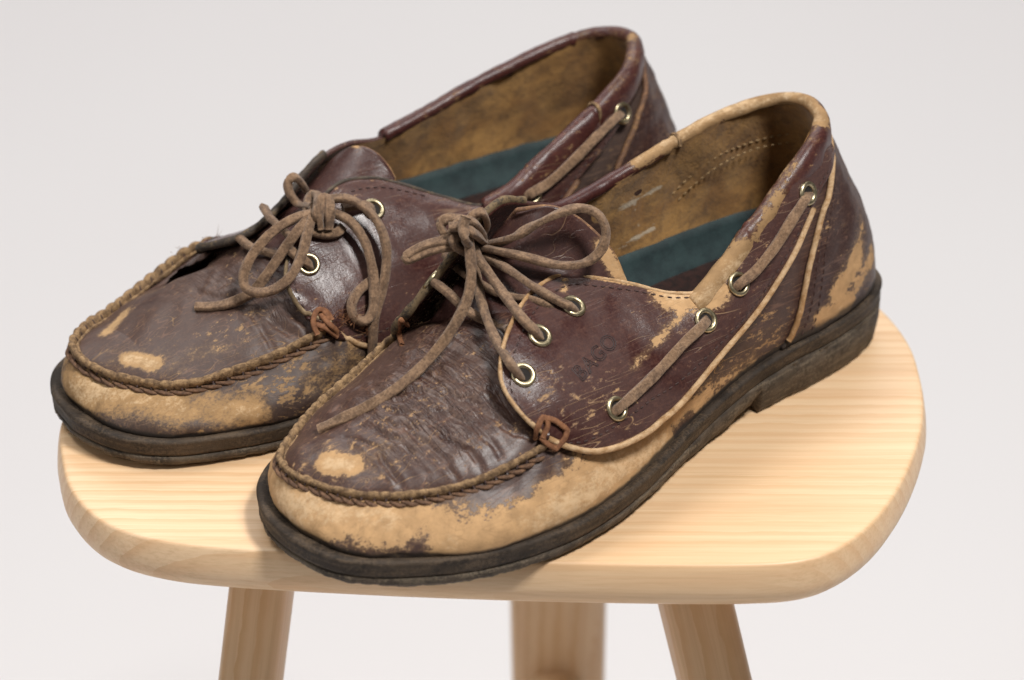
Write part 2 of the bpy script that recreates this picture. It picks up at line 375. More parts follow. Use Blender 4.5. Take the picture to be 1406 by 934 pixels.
def build_shoe(S, root):
    OUT, TOP = S['out'], S['top']
    seed = S['seed']
    C, N = outline_fn(OUT); zt, zb = ctl(ZT), ctl(ZB)
    zt = zt+vnoise(np.column_stack([C, zt]), 60, seed)*.35
    P0 = np.column_stack([C, zt])
    wob = vnoise(P0, 45, seed+1)*.5
    # -- outsole (lower layer), welt (upper bead), heel block
    zw = zt-5.6-.8*smooth01(zt, 12, 20)
    rough_edge = vnoise(P0, 10, seed+2, 3)*.28+vnoise(P0, 2.6, seed+4, 2)*.16
    rings = [ring(C, N, 30, zb+.3), ring(C, N, 1.2, zb), ring(C, N, -.9+rough_edge, zb+.7+rough_edge*.5), ring(C, N, -2.3+rough_edge, zb+.45*(zw-zb)), ring(C, N, -2.5+rough_edge*.6, zw-.5), ring(C, N, -1.2, zw-.05), ring(C, N, 1.2, zw+.6)]
    G = np.stack(rings, 1); V = G.reshape(-1, 3); F = grid_faces(NU, len(rings), True)
    mesh_obj('outsole', V, F, M['sole'], root, attrs={'wear': np.full(len(V), .25)})
    rings = [ring(C, N, 3, zw+.1), ring(C, N, -.6, zw-.1), ring(C, N, -2.3+wob*.3, zw+.35), ring(C, N, -2.7+wob*.4, zw+1.5), ring(C, N, -2.6+wob*.5, zw+3.4), ring(C, N, -3.1+wob*.6, zw+5.2), ring(C, N, -3.1+wob*.6, zw+6.0), ring(C, N, -2.3+wob*.5, zw+6.8), ring(C, N, -.8, zw+6.9), ring(C, N, 1.0, zw+6.2), ring(C, N, 6, zw+5.4)]
    G = np.stack(rings, 1); V = G.reshape(-1, 3)
    mesh_obj('welt', V, grid_faces(NU, len(rings), True), M['welt'], root, attrs={'wear': np.full(len(V), .0)})
    # heel block: the outline cut at the breast, x < 93
    brk = 92.0
    k = [i for i in range(NU) if C[i, 0] < brk]
    near = [i for i in k if i < NU//2]; far = [i for i in k if i >= NU//2]
    idx = far+near                                       # far breast -> heel back -> near breast
    hc, hn = C[idx], N[idx]
    nb = 14; a, b = hc[-1], hc[0]
    br = np.array([a+(b-a)*t+np.array([-5*math.sin(math.pi*t), 0]) for t in np.linspace(0, 1, nb+2)[1:-1]])
    loop = np.vstack([hc, br]); ln = np.vstack([hn, np.tile([1.0, 0], (nb, 1))]); n = len(loop)
    ztl = np.concatenate([zw[idx], np.interp(np.linspace(0, 1, nb), [0, 1], [zw[near[-1]], zw[far[0]]])])
    re = vnoise(np.column_stack([loop, ztl]), 11, seed+3, 3)*.35
    cen = loop.mean(0)
    lv = [(1.6, 0), (-.2, .5), (-1.2, 2.4), (-2.3, 9.0)]
    rg = [np.column_stack([loop-ln*(i_+re*.8)[:, None] if False else loop-ln*(i_+re[:, None]*.8), np.full(n, z_)+(re*.4 if z_ else 0)]) for i_, z_ in lv]
    rg += [np.column_stack([loop-ln*(-2.5+re[:, None]*.5), ztl-.35]), np.column_stack([loop-ln*2.5, ztl+.5])]
    G = np.stack(rg, 1); V = G.reshape(-1, 3); F = grid_faces(n, len(rg), True)
    F.append(tuple(i*len(rg) for i in range(n))[::-1])
    mesh_obj('heel', V, F, M['sole'], root, attrs={'wear': np.full(len(V), .12)})
    # footbed underside plate closes the sole from above
    pl = ring(C, N, 4, zt-1.0)

    # -- wall of the upper: from the sole up to the moc seam or the topline
    T = cr(TOP, NU, True); B = ring(C, N, ctl(FEATHER), zt-.6); bl = ctl(BULGE)
    v = np.linspace(0, 1, NV); pr = np.sin(np.pi*v**.78)
    W = B[:, None]*(1-v)[None, :, None]+T[:, None]*v[None, :, None]
    W[:, :, :2] += N[:, None, :]*(bl[:, None]*pr[None])[..., None]
    fl = W.reshape(-1, 3); nn = grid_normals(W, True).reshape(-1, 3)
    sgn = 1 if (nn[:, :2].reshape(NU, NV, 2)[:, NV//2]*N).sum() > 0 else -1; nn = nn*sgn
    lump = vnoise(fl, 38, seed+5)*.7+vnoise(fl, 13, seed+6)*.25
    # vertical flex folds where the foot bends
    fold = np.exp(-((fl[:, 0]-205)/22)**2)*np.clip((fl[:, 2]-14)/20, 0, 1)
    lump += fold*np.sin(fl[:, 0]*.62+fl[:, 2]*.35+vnoise(fl, 30, 3)*1.5)*.35
    fl = fl+nn*(lump*np.clip(np.tile(np.minimum(v, 1-v)*8, NU), 0, 1))[:, None]
    W = fl.reshape(NU, NV, 3)
    zrel = fl[:, 2]-np.repeat(zt, NV)
    wear = capsules(fl, S['wear_wall']); 
    dirt = 1-smooth01(zrel, .6, 5.0)
    scuff = np.clip(.55-.2*np.sin(fl[:, 0]*.05)+capsules(fl, S['scuff_wall']), 0, 1.4)
    F = grid_faces(NU, NV, True, flip=sgn < 0)
    wall = mesh_obj('upper_wall', fl, F, M[S.get('wall_mat', 'upper')], root, attrs={'wear': wear, 'dirt': dirt*S.get('dirt', 1), 'scuff': scuff, 'haze': .3+0*wear})

    # -- apron plug inside the moc seam
    i0, i1 = S['plug']; sp = S['spine']
    ids = np.arange(i0, i1); nw = 76; w = np.linspace(0, 1, nw)
    Tp = T[ids]
    sx = np.minimum(Tp[:, 0]-2, sp[0]); rear = sp[1]
    half = (len(ids)-1)/2
    syz = cr(np.array(sp[2], float), 200)                # x,y,z along the spine from toe to instep
    sy = np.interp(sx, syz[::-1, 0], syz[::-1, 1]); sz = np.interp(sx, syz[::-1, 0], syz[::-1, 2])
    Cn = np.column_stack([sx, sy, sz])
    G = Tp[:, None]*(1-w)[None, :, None]+Cn[:, None]*w[None, :, None]
    zz = np.sin(w*np.pi/2)**.85
    G[:, :, 2] = Tp[:, None, 2]+(Cn[:, None, 2]-Tp[:, None, 2])*zz[None]
    # groove beside the seam
    G[:, :, 2] -= 1.4*np.exp(-(w/.05)**2)[None]
    fp = G.reshape(-1, 3)
    # creases across the flex line: wavy folds radiating over the vamp
    x, y = fp[:, 0], fp[:, 1]
    q = vnoise(fp, 26, seed+8)*2.6+vnoise(fp, 9, seed+12)*.6
    cz = 0
    for (cx, cy, rx, ry, ang, wl, amp) in S['creases']:
        ca, sa = math.cos(ang), math.sin(ang); xr = (x-cx)*ca+(y-cy)*sa; yr = -(x-cx)*sa+(y-cy)*ca
        e = np.exp(-(xr/rx)**2-(yr/ry)**2); s_ = np.sin(xr*2*np.pi/wl+q)
        cz = cz+e*amp*.9*(np.abs(s_)**.6*np.sign(s_)*.5-.5*np.exp(-(s_/.35)**2))
    xy = np.column_stack([x, y])+np.column_stack([vnoise(fp, 14, seed+40), vnoise(fp, 14, seed+41)])*.9
    for li, line in enumerate(S['crease_lines']):
        D_ = cr(np.array(line, float), 40); dd = np.full(len(xy), 1e9); tt = np.zeros(len(xy))
        for k_ in range(39):
            a_, b_ = D_[k_], D_[k_+1]; ab = b_-a_; q_ = np.clip(((xy-a_)@ab)/(ab@ab), 0, 1)
            d_ = np.linalg.norm(xy-a_-q_[:, None]*ab, axis=1); m_ = d_ < dd; dd[m_] = d_[m_]; tt[m_] = (k_+q_[m_])/39
        f_ = np.clip(np.sin(np.pi*np.clip(tt*.9+.05, 0, 1)), 0, 1)**.5*(.7+.3*vnoise(fp, 12, seed+50+li))
        cz = cz-f_*(1.25*np.exp(-(dd/.95)**2)-.55*np.exp(-((dd-2.1)/1.2)**2))
    edge = np.clip(np.tile(w*9, len(ids)), 0, 1)
    fp[:, 2] += (cz+vnoise(fp, 30, seed+9)*.8)*edge
    d = {'wear': capsules(fp, S['wear_plug']), 'dirt': np.tile(np.exp(-(w/.05)**2)*.75, len(ids)), 'scuff': np.clip(.75+capsules(fp, S['scuff_plug']), 0, 1.5),  # apron colour darker along the groove beside the seam
         'haze': np.clip((.55+.35*vnoise(fp, 40, seed+10))*smooth01(x, 198, 222), 0, 1), 'fold': capsules(fp, S['folds'])}
    gp = S.get('gap')
    if gp: fp[:, 2] -= 6.5*np.exp(-((x-gp[0])/14)**2-((y-gp[1])/11)**2)*edge
    F = grid_faces(len(ids), nw, flip=True)
    if gp:                                           # the seam has torn open here: leather missing beside the ridge
        hole = ((x-gp[0])/gp[2])**2+((y-gp[1])/gp[3])**2+.45*vnoise(fp, 9, 88) < 1
        F = [f for f in F if not (hole[f[0]] and hole[f[2]])]
    plug = mesh_obj('apron', fp, F, M[S.get('plug_mat', 'plug')], root, attrs=d)
    # -- moc seam: puckered ridge, rolled edge, and the whip stitches one by one
    e0, e1 = S['seam']
    sl = even(T[np.arange(e0, e1)], .45)
    L = np.arange(len(sl))*.45
    pk = S['pucker']
    ph = L/pk['len']*2*np.pi+vnoise(sl, 40, 5)*.8
    puck = np.abs(np.sin(ph/2))**.6
    ctr2 = np.array([225, -1, 0])
    outw = sl-np.array([215.0, 0, 0]); outw[:, 0] = np.where(sl[:, 0] > 240, (sl[:, 0]-240), 0); outw[:, 2] = 0
    outw /= np.maximum(np.linalg.norm(outw, axis=1, keepdims=True), 1e-6)
    rid = sl+outw*(-.2+.7*puck*pk['amp'])[:, None]; rid[:, 2] += .9+.9*puck*pk['amp']+vnoise(sl, 7, 9)*.25
    sweep('seam_ridge', rid, rrect(2.5, 4.2, .7, 12), M['seam'], root, scale=.82+.28*puck*pk['amp']+.06*vnoise(sl, 6, 77), twist=.35+.3*vnoise(sl, 17, 78))
    inn = sl-outw*1.7; inn[:, 2] += .7+vnoise(sl, 11, 8)*.35
    sweep('apron_edge', inn, ellipse(.75, 1.15, 8), M['seam'], root, scale=.8+.3*vnoise(sl, 5, 2))
    st_me = None; nst = int(L[-1]/pk['len'])
    for j in range(nst):
        a = min(len(sl)-8, max(4, int((j+.5)*pk['len']/.45))); p = sl[a]; t = sl[a+3]-sl[a-3]; t /= np.linalg.norm(t); o_ = outw[a]
        if pk.get('skip') and rng.rand() < pk['skip']: continue
        hl = pk['len']*.80
        q0 = p+t*hl+o_*1.0+np.array([0, 0, -.2]); q2 = p-t*hl*.9+o_*1.6+np.array([0, 0, -1.9+rng.uniform(-.4, .3)])
        q1 = (q0+q2)/2+o_*.9+np.array([0, 0, .1])+rng.normal(size=3)*.15
        path = cr([q0, q1, q2], 9)
        sweep('stitch', path, ellipse(.85, .7, 8), M['thread'], root, scale=[.55, .8, 1, 1.1, 1.15, 1.1, 1, .85, .6])
        # the thread's second pass over the ridge
        if j % 1 == 0 and pk.get('over', True):
            r0 = p+o_*1.7+np.array([0, 0, .2]); r2 = p-o_*1.6+np.array([0, 0, .4]); r1 = p+np.array([0, 0, 2.2*pk['amp']+.9])
            sweep('stitch_loop', cr([r0, r1, r2], 8), ellipse(.38, .38, 6), M['dark_thread'], root)

    # -- collar binding rolled over the topline
    K = even(S['collar'], 1.2)
    Tg = np.gradient(K, axis=0); Tg /= np.linalg.norm(Tg, axis=1, keepdims=True)
    # the list runs near side, heel, far side
    oc = np.cross(Tg, (0, 0, 1.0)); oc /= np.linalg.norm(oc, axis=1, keepdims=True)
    if ((K-np.array([95, 0, 80]))*oc)[:, :2].sum() < 0: oc = -oc
    upv = np.tile([0, 0, 1.0], (len(K), 1))+oc*-.12
    prof = [(.9*a_, .9*b_) for a_, b_ in [(2.0, -12), (3.0, -11.6), (3.7, -8), (4.0, -4), (3.7, -.8), (2.5, 1.3), (.8, 2.2), (-1.0, 2.0), (-2.6, .9), (-3.2, -.6), (-3.3, -2.0), (-2.9, -2.8), (-2.2, -2.6), (-1.6, -1.6), (0, -1.2), (1.2, -4)]]
    G = np.stack([K+oc*a_+upv*b_ for a_, b_ in prof], 1)
    G += (vnoise(G.reshape(-1, 3), 16, seed+14)*.35).reshape(len(K), len(prof), 1)*oc[:, None]
    # two butted seams across the binding
    Lk = np.arange(len(K))*1.2
    for sj in S['collar_joints']:
        g_ = np.exp(-((Lk-sj)/.9)**2)*.7-np.exp(-((Lk-sj-1.8)/.9)**2)*.5
        G -= (g_[:, None, None])*(G-K[:, None])/3.5
    V = G.reshape(-1, 3); F = grid_faces(len(K), len(prof), False, True)
    F += [tuple(range(len(prof))), tuple((len(K)-1)*len(prof)+k for k in range(len(prof)))[::-1]]
    mesh_obj('collar', V, F, M['collar'], root, attrs={'wear': capsules(V, S['wear_collar']), 'dirt': np.zeros(len(V)), 'scuff': np.full(len(V), .75), 'haze': np.zeros(len(V))})

    # -- lining and footbed
    inner = even(S['lining'], 2.0); Tg = np.gradient(inner, axis=0); Tg /= np.linalg.norm(Tg, axis=1, keepdims=True)
    ol = np.cross(Tg, (0, 0, 1.0)); ol /= np.linalg.norm(ol, axis=1, keepdims=True)
    if ((inner-np.array([95, 0, 80]))*ol)[:, :2].sum() < 0: ol = -ol
    topl = inner-ol*2.5; topl[:, 2] -= .8
    # foot of the lining: nearest point of the inset outline at the same bearing
    t_ = np.linspace(0, 1, len(inner)); fx = S['lining_foot']
    foot = cr(fx, len(inner))
    v = np.linspace(0, 1, 26)
    G = foot[:, None]*(1-v)[None, :, None]+topl[:, None]*v[None, :, None]
    G += ol[:, None]*(4.0*np.sin(np.pi*v))[None, :, None]*S.get('lining_bulge', 1)
    V = G.reshape(-1, 3); V = V+np.repeat(ol, 26, 0)*(vnoise(V, 40, seed+20)*1.0+vnoise(V, 14, seed+21)*.3)[:, None]
    lin = mesh_obj('lining', V, grid_faces(len(inner), 26, flip=True), M['lining'], root, attrs={'dirt': np.clip(1-(V[:, 2]-32)/26, 0, 1)*.5, 'wear': capsules(V, S.get('wear_lining', []))})  # lining colour gets darker towards the footbed
    c_ = foot.mean(0); n = len(foot)
    inset_ring = lambda s, z: np.column_stack([c_[0]+(foot[:, 0]-c_[0])*s, c_[1]+(foot[:, 1]-c_[1])*s, np.full(n, z)])
    zf = S['footbed_z']
    G = np.stack([inset_ring(s, zf+dz) for s, dz in ((1.02, 1.0), (.9, 0), (.6, -.6), (.3, -.8), (.02, -.8))], 1)
    mesh_obj('insole', G.reshape(-1, 3), grid_faces(n, 5, True), M['insole'], root)
    # teal cup of the footbed against the inner walls
    v = np.linspace(0, 1, 8)
    f2 = foot.copy(); a = f2+(topl-f2)*.0
    wallin = lambda s: foot+(topl-foot)*s+ol*(4.0*math.sin(math.pi*s))
    zt_ = S['pad_top']; rows = []
    for (h, ins) in ((zf-1.5, 6), (zf+1.0, 5.2), (zf+4, 3.6), (zt_-3, 1.9), (zt_-.6, 1.4), (zt_, .2)):
        s = np.clip((h-foot[:, 2])/(topl[:, 2]-foot[:, 2]), 0, 1)
        p = foot+(topl-foot)*s[:, None]+ol*(4.0*np.sin(np.pi*s))[:, None]*S.get('lining_bulge', 1)-ol*(ins+.6)
        p[:, 2] = h; rows.append(p)
    G = np.stack(rows, 1); a0, a1 = S['pad_range']; G = G[int(a0*n):int(a1*n)]
    Vp = G.reshape(-1, 3); Vp = Vp+(vnoise(Vp, 18, seed+22)*.3)[:, None]*np.array([0, 0, 1])
    mesh_obj('footbed_pad', Vp, grid_faces(len(G), len(rows)), M['pad'], root)

    # -- tongue
    rws = np.array([[p for p in r_] for r_ in S['tongue']], float)         # rows front to top, columns near... far
    rws_d = np.stack([cr(rws[:, j], 40) for j in range(rws.shape[1])], 1)
    G = np.stack([cr(rws_d[i], 36) for i in range(40)], 0)
    V = G.reshape(-1, 3); V = V+(vnoise(V, 30, seed+24)*.8)[:, None]*np.array([0, 0, 1])
    tongue = mesh_obj('tongue', V, grid_faces(40, 36, flip=True), M['tongue'], root, attrs={'fold': 0*V[:, 0], 'wear': capsules(V, S['wear_tongue']), 'dirt': np.zeros(len(V)), 'scuff': np.full(len(V), .35), 'haze': np.full(len(V), .1)})
    mo = tongue.modifiers.new('thickness', 'SOLIDIFY'); mo.thickness = .0018; mo.offset = -1
    eg = np.vstack([G[8:, 0], G[-1, 1:-1], G[::-1][:32, -1]])
    sweep('tongue_edge', even(eg, 1.0), ellipse(1.05, 1.1, 8), M['piping'], root, up=(0, .2, 1), attrs=lambda V: {'wear': capsules(V, S['wear_tongue_edge']), 'dirt': np.zeros(len(V)), 'scuff': np.ones(len(V)), 'haze': np.zeros(len(V))})

    # -- saddles, near and far side
    sad = []
    for side, key in ((1, 'near'), (-1, 'far')):
        rb = np.array(S['saddle_'+key], float); bot, top = rb[:, :3], rb[:, 3:6]; bu = rb[:, 6]
        nu, nv = 190, 40
        bd, td, bb = cr(bot, nu), cr(top, nu), cr(bu[:, None], nu)[:, 0]
        v = np.linspace(0, 1, nv); G = bd[:, None]*(1-v)[None, :, None]+td[:, None]*v[None, :, None]
        ax = np.gradient((bd+td)/2, axis=0); nr = np.cross(ax, td-bd+1e-6); nr /= np.maximum(np.linalg.norm(nr, axis=1, keepdims=True), 1e-6)
        nr = nr*np.sign(nr[:, 1:2]*side+1e-9)
        nr[:3] = nr[3]
        G = G+nr[:, None]*(bb[:, None]*4*(v*(1-v))[None])[..., None]
        V = G.reshape(-1, 3); nn = np.repeat(nr, nv, 0)
        ed = np.clip(np.tile(np.minimum(v, 1-v)*6, nu), 0, 1)
        V = V+nn*((vnoise(V, 60, seed+30)*.45+vnoise(V, 12, seed+31)*.13)*ed)[:, None]
        # the row of side laces lies in a shallow channel
        G = V.reshape(nu, nv, 3)
        flip = side < 0
        tst = np.cross(G[60, 20]-G[59, 20], G[59, 21]-G[59, 20])
        flip = (tst[1]*side < 0)
        o = mesh_obj('quarter_panel', V, grid_faces(nu, nv, flip=flip), M['saddle'], root,
                     attrs={'wear': capsules(V, S['wear_saddle']), 'dirt': np.zeros(len(V)), 'scuff': np.clip(.45+capsules(V, S['scuff_saddle']), 0, 1.5), 'haze': np.clip(.2+.3*vnoise(V, 50, 4), 0, 1)},
                     label=None)
        mo = o.modifiers.new('thickness', 'SOLIDIFY'); mo.thickness = .0020; mo.offset = -1
        # welted edges
        pa = lambda V: {'wear': capsules(V, S['wear_piping']), 'dirt': capsules(V, S['dirt_piping']), 'scuff': np.ones(len(V)), 'haze': np.zeros(len(V))}
        pm = M['piping'] if side > 0 and not S.get('dark_piping') else M['dark_edge']
        kb = max(6, nu-(30 if side > 0 else 1))
        sweep('bottom_piping', even((bd+nr*.4)[:kb], 1.0), ellipse(1.2, 1.15, 8), M['piping'] if side > 0 else pm, root, attrs=pa)
        ew = .8 if side > 0 else 1.5
        te = even(td[:int(nu*S['edge_to'])]+nr[:int(nu*S['edge_to'])]*-.4, 1.0)
        sweep('top_edge', te, ellipse(ew, ew*1.2, 8), pm, root, attrs=pa, scale=1+.12*vnoise(te, 7, 3), label=None)
        # stitch rows inside the edges
        o['__G'] = 0
        sad.append((o, G, nr))
        jj = 5; row(root, G[8:int(nu*.95), jj]+nr[8:int(nu*.95)]*.15, M['dark_thread'])
        row(root, G[8:int(nu*.62), nv-4]+nr[8:int(nu*.62)]*.15, M['dark_thread'])
    for o, _, _ in sad: del o['__G']

    # -- heel counter: a second layer over the back of the wall
    edge = np.array(S['counter'], float)                       # x against z of its front edge on the near side
    js = np.arange(1, NV-3)
    zs = W[:, :, 2]
    Vc = []; nuc = 120
    pn = []
    for j in js:
        colx, colz = W[:, j, 0], W[:, j, 2]
        un = next(i for i in range(0, NU//2) if colx[i] > np.interp(colz[i], edge[:, 1], edge[:, 0]))
        uf = next(i for i in range(NU-1, NU//2, -1) if colx[i] > np.interp(colz[i], edge[:, 1], edge[:, 0]))
        dx = lambda i: colx[i % NU]-np.interp(colz[i % NU], edge[:, 1], edge[:, 0])
        un_ = un-dx(un)/max(dx(un)-dx(un-1), 1e-6); uf_ = uf-NU+dx(uf)/max(dx(uf)-dx(uf+1), 1e-6)
        us = np.linspace(uf_, un_, nuc)
        i_ = np.floor(us).astype(int); f_ = (us-i_)[:, None]
        p = W[i_ % NU, j]*(1-f_)+W[(i_+1) % NU, j]*f_
        Vc.append(p)
    Gc = np.stack(Vc, 1)
    gn = grid_normals(Gc); 
    if gn[nuc//2, 10, 0] > 0: gn = -gn
    Gc = Gc+gn*1.25
    Vc = Gc.reshape(-1, 3)
    tst = np.cross(Gc[61, 10]-Gc[60, 10], Gc[60, 11]-Gc[60, 10])
    o = mesh_obj('heel_counter', Vc, grid_faces(nuc, len(js), flip=tst[0] > 0), M['upper'], root,
                 attrs={'wear': capsules(Vc, S['wear_counter']), 'dirt': (1-smooth01(Vc[:, 2], 25, 33))*.9, 'scuff': np.full(len(Vc), .8), 'haze': np.zeros(len(Vc))})
    mo = o.modifiers.new('thickness', 'SOLIDIFY'); mo.thickness = .0014; mo.offset = -1
    for e_ in (-1, 0):
        pts = Gc[e_]+gn[e_]*.1; pts = pts[pts[:, 2] > 26.0]
        sweep('counter_piping', even(pts, 1.0), ellipse(1.2, 1.1, 8), M['piping'], root, attrs=pa)
    row(root, Gc[-8, 2:-3]+gn[-8, 2:-3]*.1, M['dark_thread']); row(root, Gc[-5, 2:-3]+gn[-5, 2:-3]*.1, M['dark_thread'])
    return dict(wall=wall, plug=plug, sad=sad, lining=lin, tongue=tongue, W=W, counter=o)

def row(root, pts, mat, ln=2.0, gap=1.3, r=.33):
    E_ = even(pts, .25); out = []
    Vs, Fs = [], []
    stp = int((ln+gap)/.25)
    for k_ in range(2, len(E_)-stp, stp):
        seg = E_[k_:k_+int(ln/.25)]; a_, b_ = seg[0], seg[-1]; t_ = (b_-a_)/np.linalg.norm(b_-a_)
        u_ = np.cross(t_, (0, 0, 1.0)); u_ /= np.linalg.norm(u_); w_ = np.cross(u_, t_)
        o_ = len(Vs)
        for e_, sc in ((0, .6), (.5, 1.1), (1, .6)):
            c0 = a_+(b_-a_)*e_
            for an in (0, 1, 2, 3, 4): Vs.append(c0+(u_*math.cos(an*1.2566)+w_*math.sin(an*1.2566))*r*sc)
        for q_ in range(2):
            for an in range(5): Fs.append((o_+q_*5+an, o_+q_*5+(an+1) % 5, o_+q_*5+5+(an+1) % 5, o_+q_*5+5+an))
    if Vs: ob = mesh_obj('stitching', Vs, Fs, mat, root); ob['kind'] = 'stuff'

def nearest_on(G, p):
    """nearest grid point and outward normal"""
    d = ((G-np.array(p, float))**2).sum(2); i, j = np.unravel_index(d.argmin(), d.shape)
    n = grid_normals(G)[i, j]
    if n[1]*np.sign(G[i, j, 1]-0) < 0 and abs(n[1]) > .2: n = -n
    if n[2] < 0 and abs(n[1]) <= .2: n = -n
    return G[i, j], n

def eyelet(root, p, n, r=4.0, mat=None):
    """brass ring: a lathed flange with a rolled throat, and the dark hole in it"""
    n = np.array(n, float); n /= np.linalg.norm(n); a = np.cross(n, (0.3, 0.1, 1)); a /= np.linalg.norm(a); b = np.cross(n, a)
    prof = [(r*1.17, -.35), (r*1.22, .15), (r*1.17, .7), (r*1.02, 1.05), (r*.84, 1.0), (r*.70, .5), (r*.63, -.4), (r*.61, -1.6)]
    V = []; m = 28
    for k in range(m):
        t = 2*math.pi*k/m
        for (q, h) in prof: V.append(np.array(p)+(a*math.cos(t)+b*math.sin(t))*q+n*h)
    e = mesh_obj('eyelet', V, grid_faces(m, len(prof), True, flip=True), M['eyelet'], root)
    V = [np.array(p)+(a*math.cos(2*math.pi*k/16)+b*math.sin(2*math.pi*k/16))*r*.7-n*.0+n*.12 for k in range(16)]
    mesh_obj('eyelet_hole', V, [tuple(range(16))], M['dark'], e, smooth=False)  # black disc stands in for the shade inside the ring
    return e

def lace(name, root, pts, w=4.6, h=2.6, tw0=0.0, tw1=0.0, up=None, taper=(1, 1)):
    P = even(pts, 1.0); n = len(P)
    sc = np.interp(np.linspace(0, 1, n), [0, .04, .96, 1], [taper[0], 1, 1, taper[1]])*(1+.07*vnoise(P, 12, len(P)))
    return sweep(name, P, rrect(w, h, .42, 18), M['lace'], root, up=up if up is not None else 'pt', scale=sc, twist=np.linspace(tw0, tw1, n)+.25*vnoise(P, 30, 3*len(P)))
LACE1 = {
  'tail': [(193.2,-15.0,92.2),(195.2,-11.3,87.5),(198.4,-6.7,80.1),(203.0,-3.6,73.4),(209.8,-2.1,66.6),(217.9,-1.7,59.8),(227.6,-2.3,53.2),(237.1,-3.9,48.2),(246.1,-7.3,43.7),(254.7,-11.3,40.0),(262.0,-16.2,36.0)],
  'bow_right': [(182.9,-24.4,79.9),(180.7,-10.3,82.6),(176.5,-0.9,82.6),(169.8,7.5,80.8),(163.1,14.0,81.7),(157.5,17.1,86.1),(154.2,16.4,92.8),(155.1,12.9,98.6),(159.5,8.7,101.0),(166.0,5.0,99.9),(172.0,-2.2,94.0),(178.0,-9.4,87.4),(178.7,-26.1,76.8)],
  'bow_left': [(193.1,-16.0,91.7),(199.4,-19.9,89.9),(206.7,-24.4,88.1),(211.7,-26.5,85.4),(212.9,-26.3,83.8),(209.4,-24.4,84.9),(201.7,-20.1,87.6),(192.5,-16.7,86.4)],
  'hoop': [(192.2,-17.2,88.5),(197.2,-22.6,90.4),(197.2,-25.1,94.2),(193.4,-23.0,95.5),(189.2,-18.6,94.1),(182.9,-22.2,84.7)],
  'hoop2': [(187.2,-22.3,91.9),(184.8,-21.9,94.3),(182.0,-20.2,95.2),(178.0,-22.7,88.0),(178.4,-25.6,80.3)],
  'to_eyelet_front': [(180.9,-26.8,76.1),(189.7,-14.0,72.4),(197.8,-0.5,68.9),(204.4,14.1,65.7),(209.8,28.5,64.2),(209.0,31.6,61.4),(206.2,31.1,57.4)],
  'to_eyelet_mid': [(185.0,-22.6,82.3),(189.6,-11.2,80.5),(192.4,3.8,75.8),(195.2,18.0,72.4),(193.3,23.1,68.6),(190.2,23.1,64.4)],
  'to_eyelet_top': [(181.9,-21.4,77.8),(182.9,-5.6,78.6),(181.9,9.6,76.6),(176.4,16.6,71.9),(173.5,19.2,69.9),(169.9,18.8,66.3)],
  'cross_a': [(203.7,-22.5,73.7),(204.1,-20.2,73.7),(202.6,-15.0,71.4),(200.3,-7.5,66.8),(196.8,-0.1,63.9),(194.0,5.6,62.6),(198.7,15.3,67.4)],
  'cross_b': [(186.7,-35.9,72.8),(189.1,-24.4,71.7),(188.4,-10.2,70.5),(185.4,1.5,70.7),(182.6,11.7,72.6),(176.3,15.2,67.9)],
  'knot_wrap': [(197.8,-18.5,92.3),(194.5,-18.3,96.0),(190.7,-15.5,96.4),(183.2,-18.9,87.7),(181.6,-22.6,79.6),(189.0,-20.3,81.3),(198.5,-15.3,89.1),(198.2,-17.2,92.3)],
  'knot_cross': [(199.4,-18.2,96.0),(196.1,-15.5,95.9),(193.1,-11.8,94.1),(177.0,-23.9,79.3)],
  'knot_band': [(195.2,-13.3,100.6),(197.1,-12.7,97.4),(197.7,-10.3,93.2),(185.6,-21.9,79.4)],
  'side_front': [(178.3,48.7,39.6),(177.9,50.7,42.8),(167.4,48.3,44.1),(154.2,46.5,48.0),(140.0,44.4,53.4),(129.7,41.9,54.9),(122.5,38.1,54.6)],
  'side_back': [(108.0,36.5,60.1),(107.4,38.4,63.5),(98.8,38.2,66.2),(87.6,36.7,72.1),(76.2,34.3,79.5),(68.2,31.8,82.9),(62.4,28.2,82.9)],
}
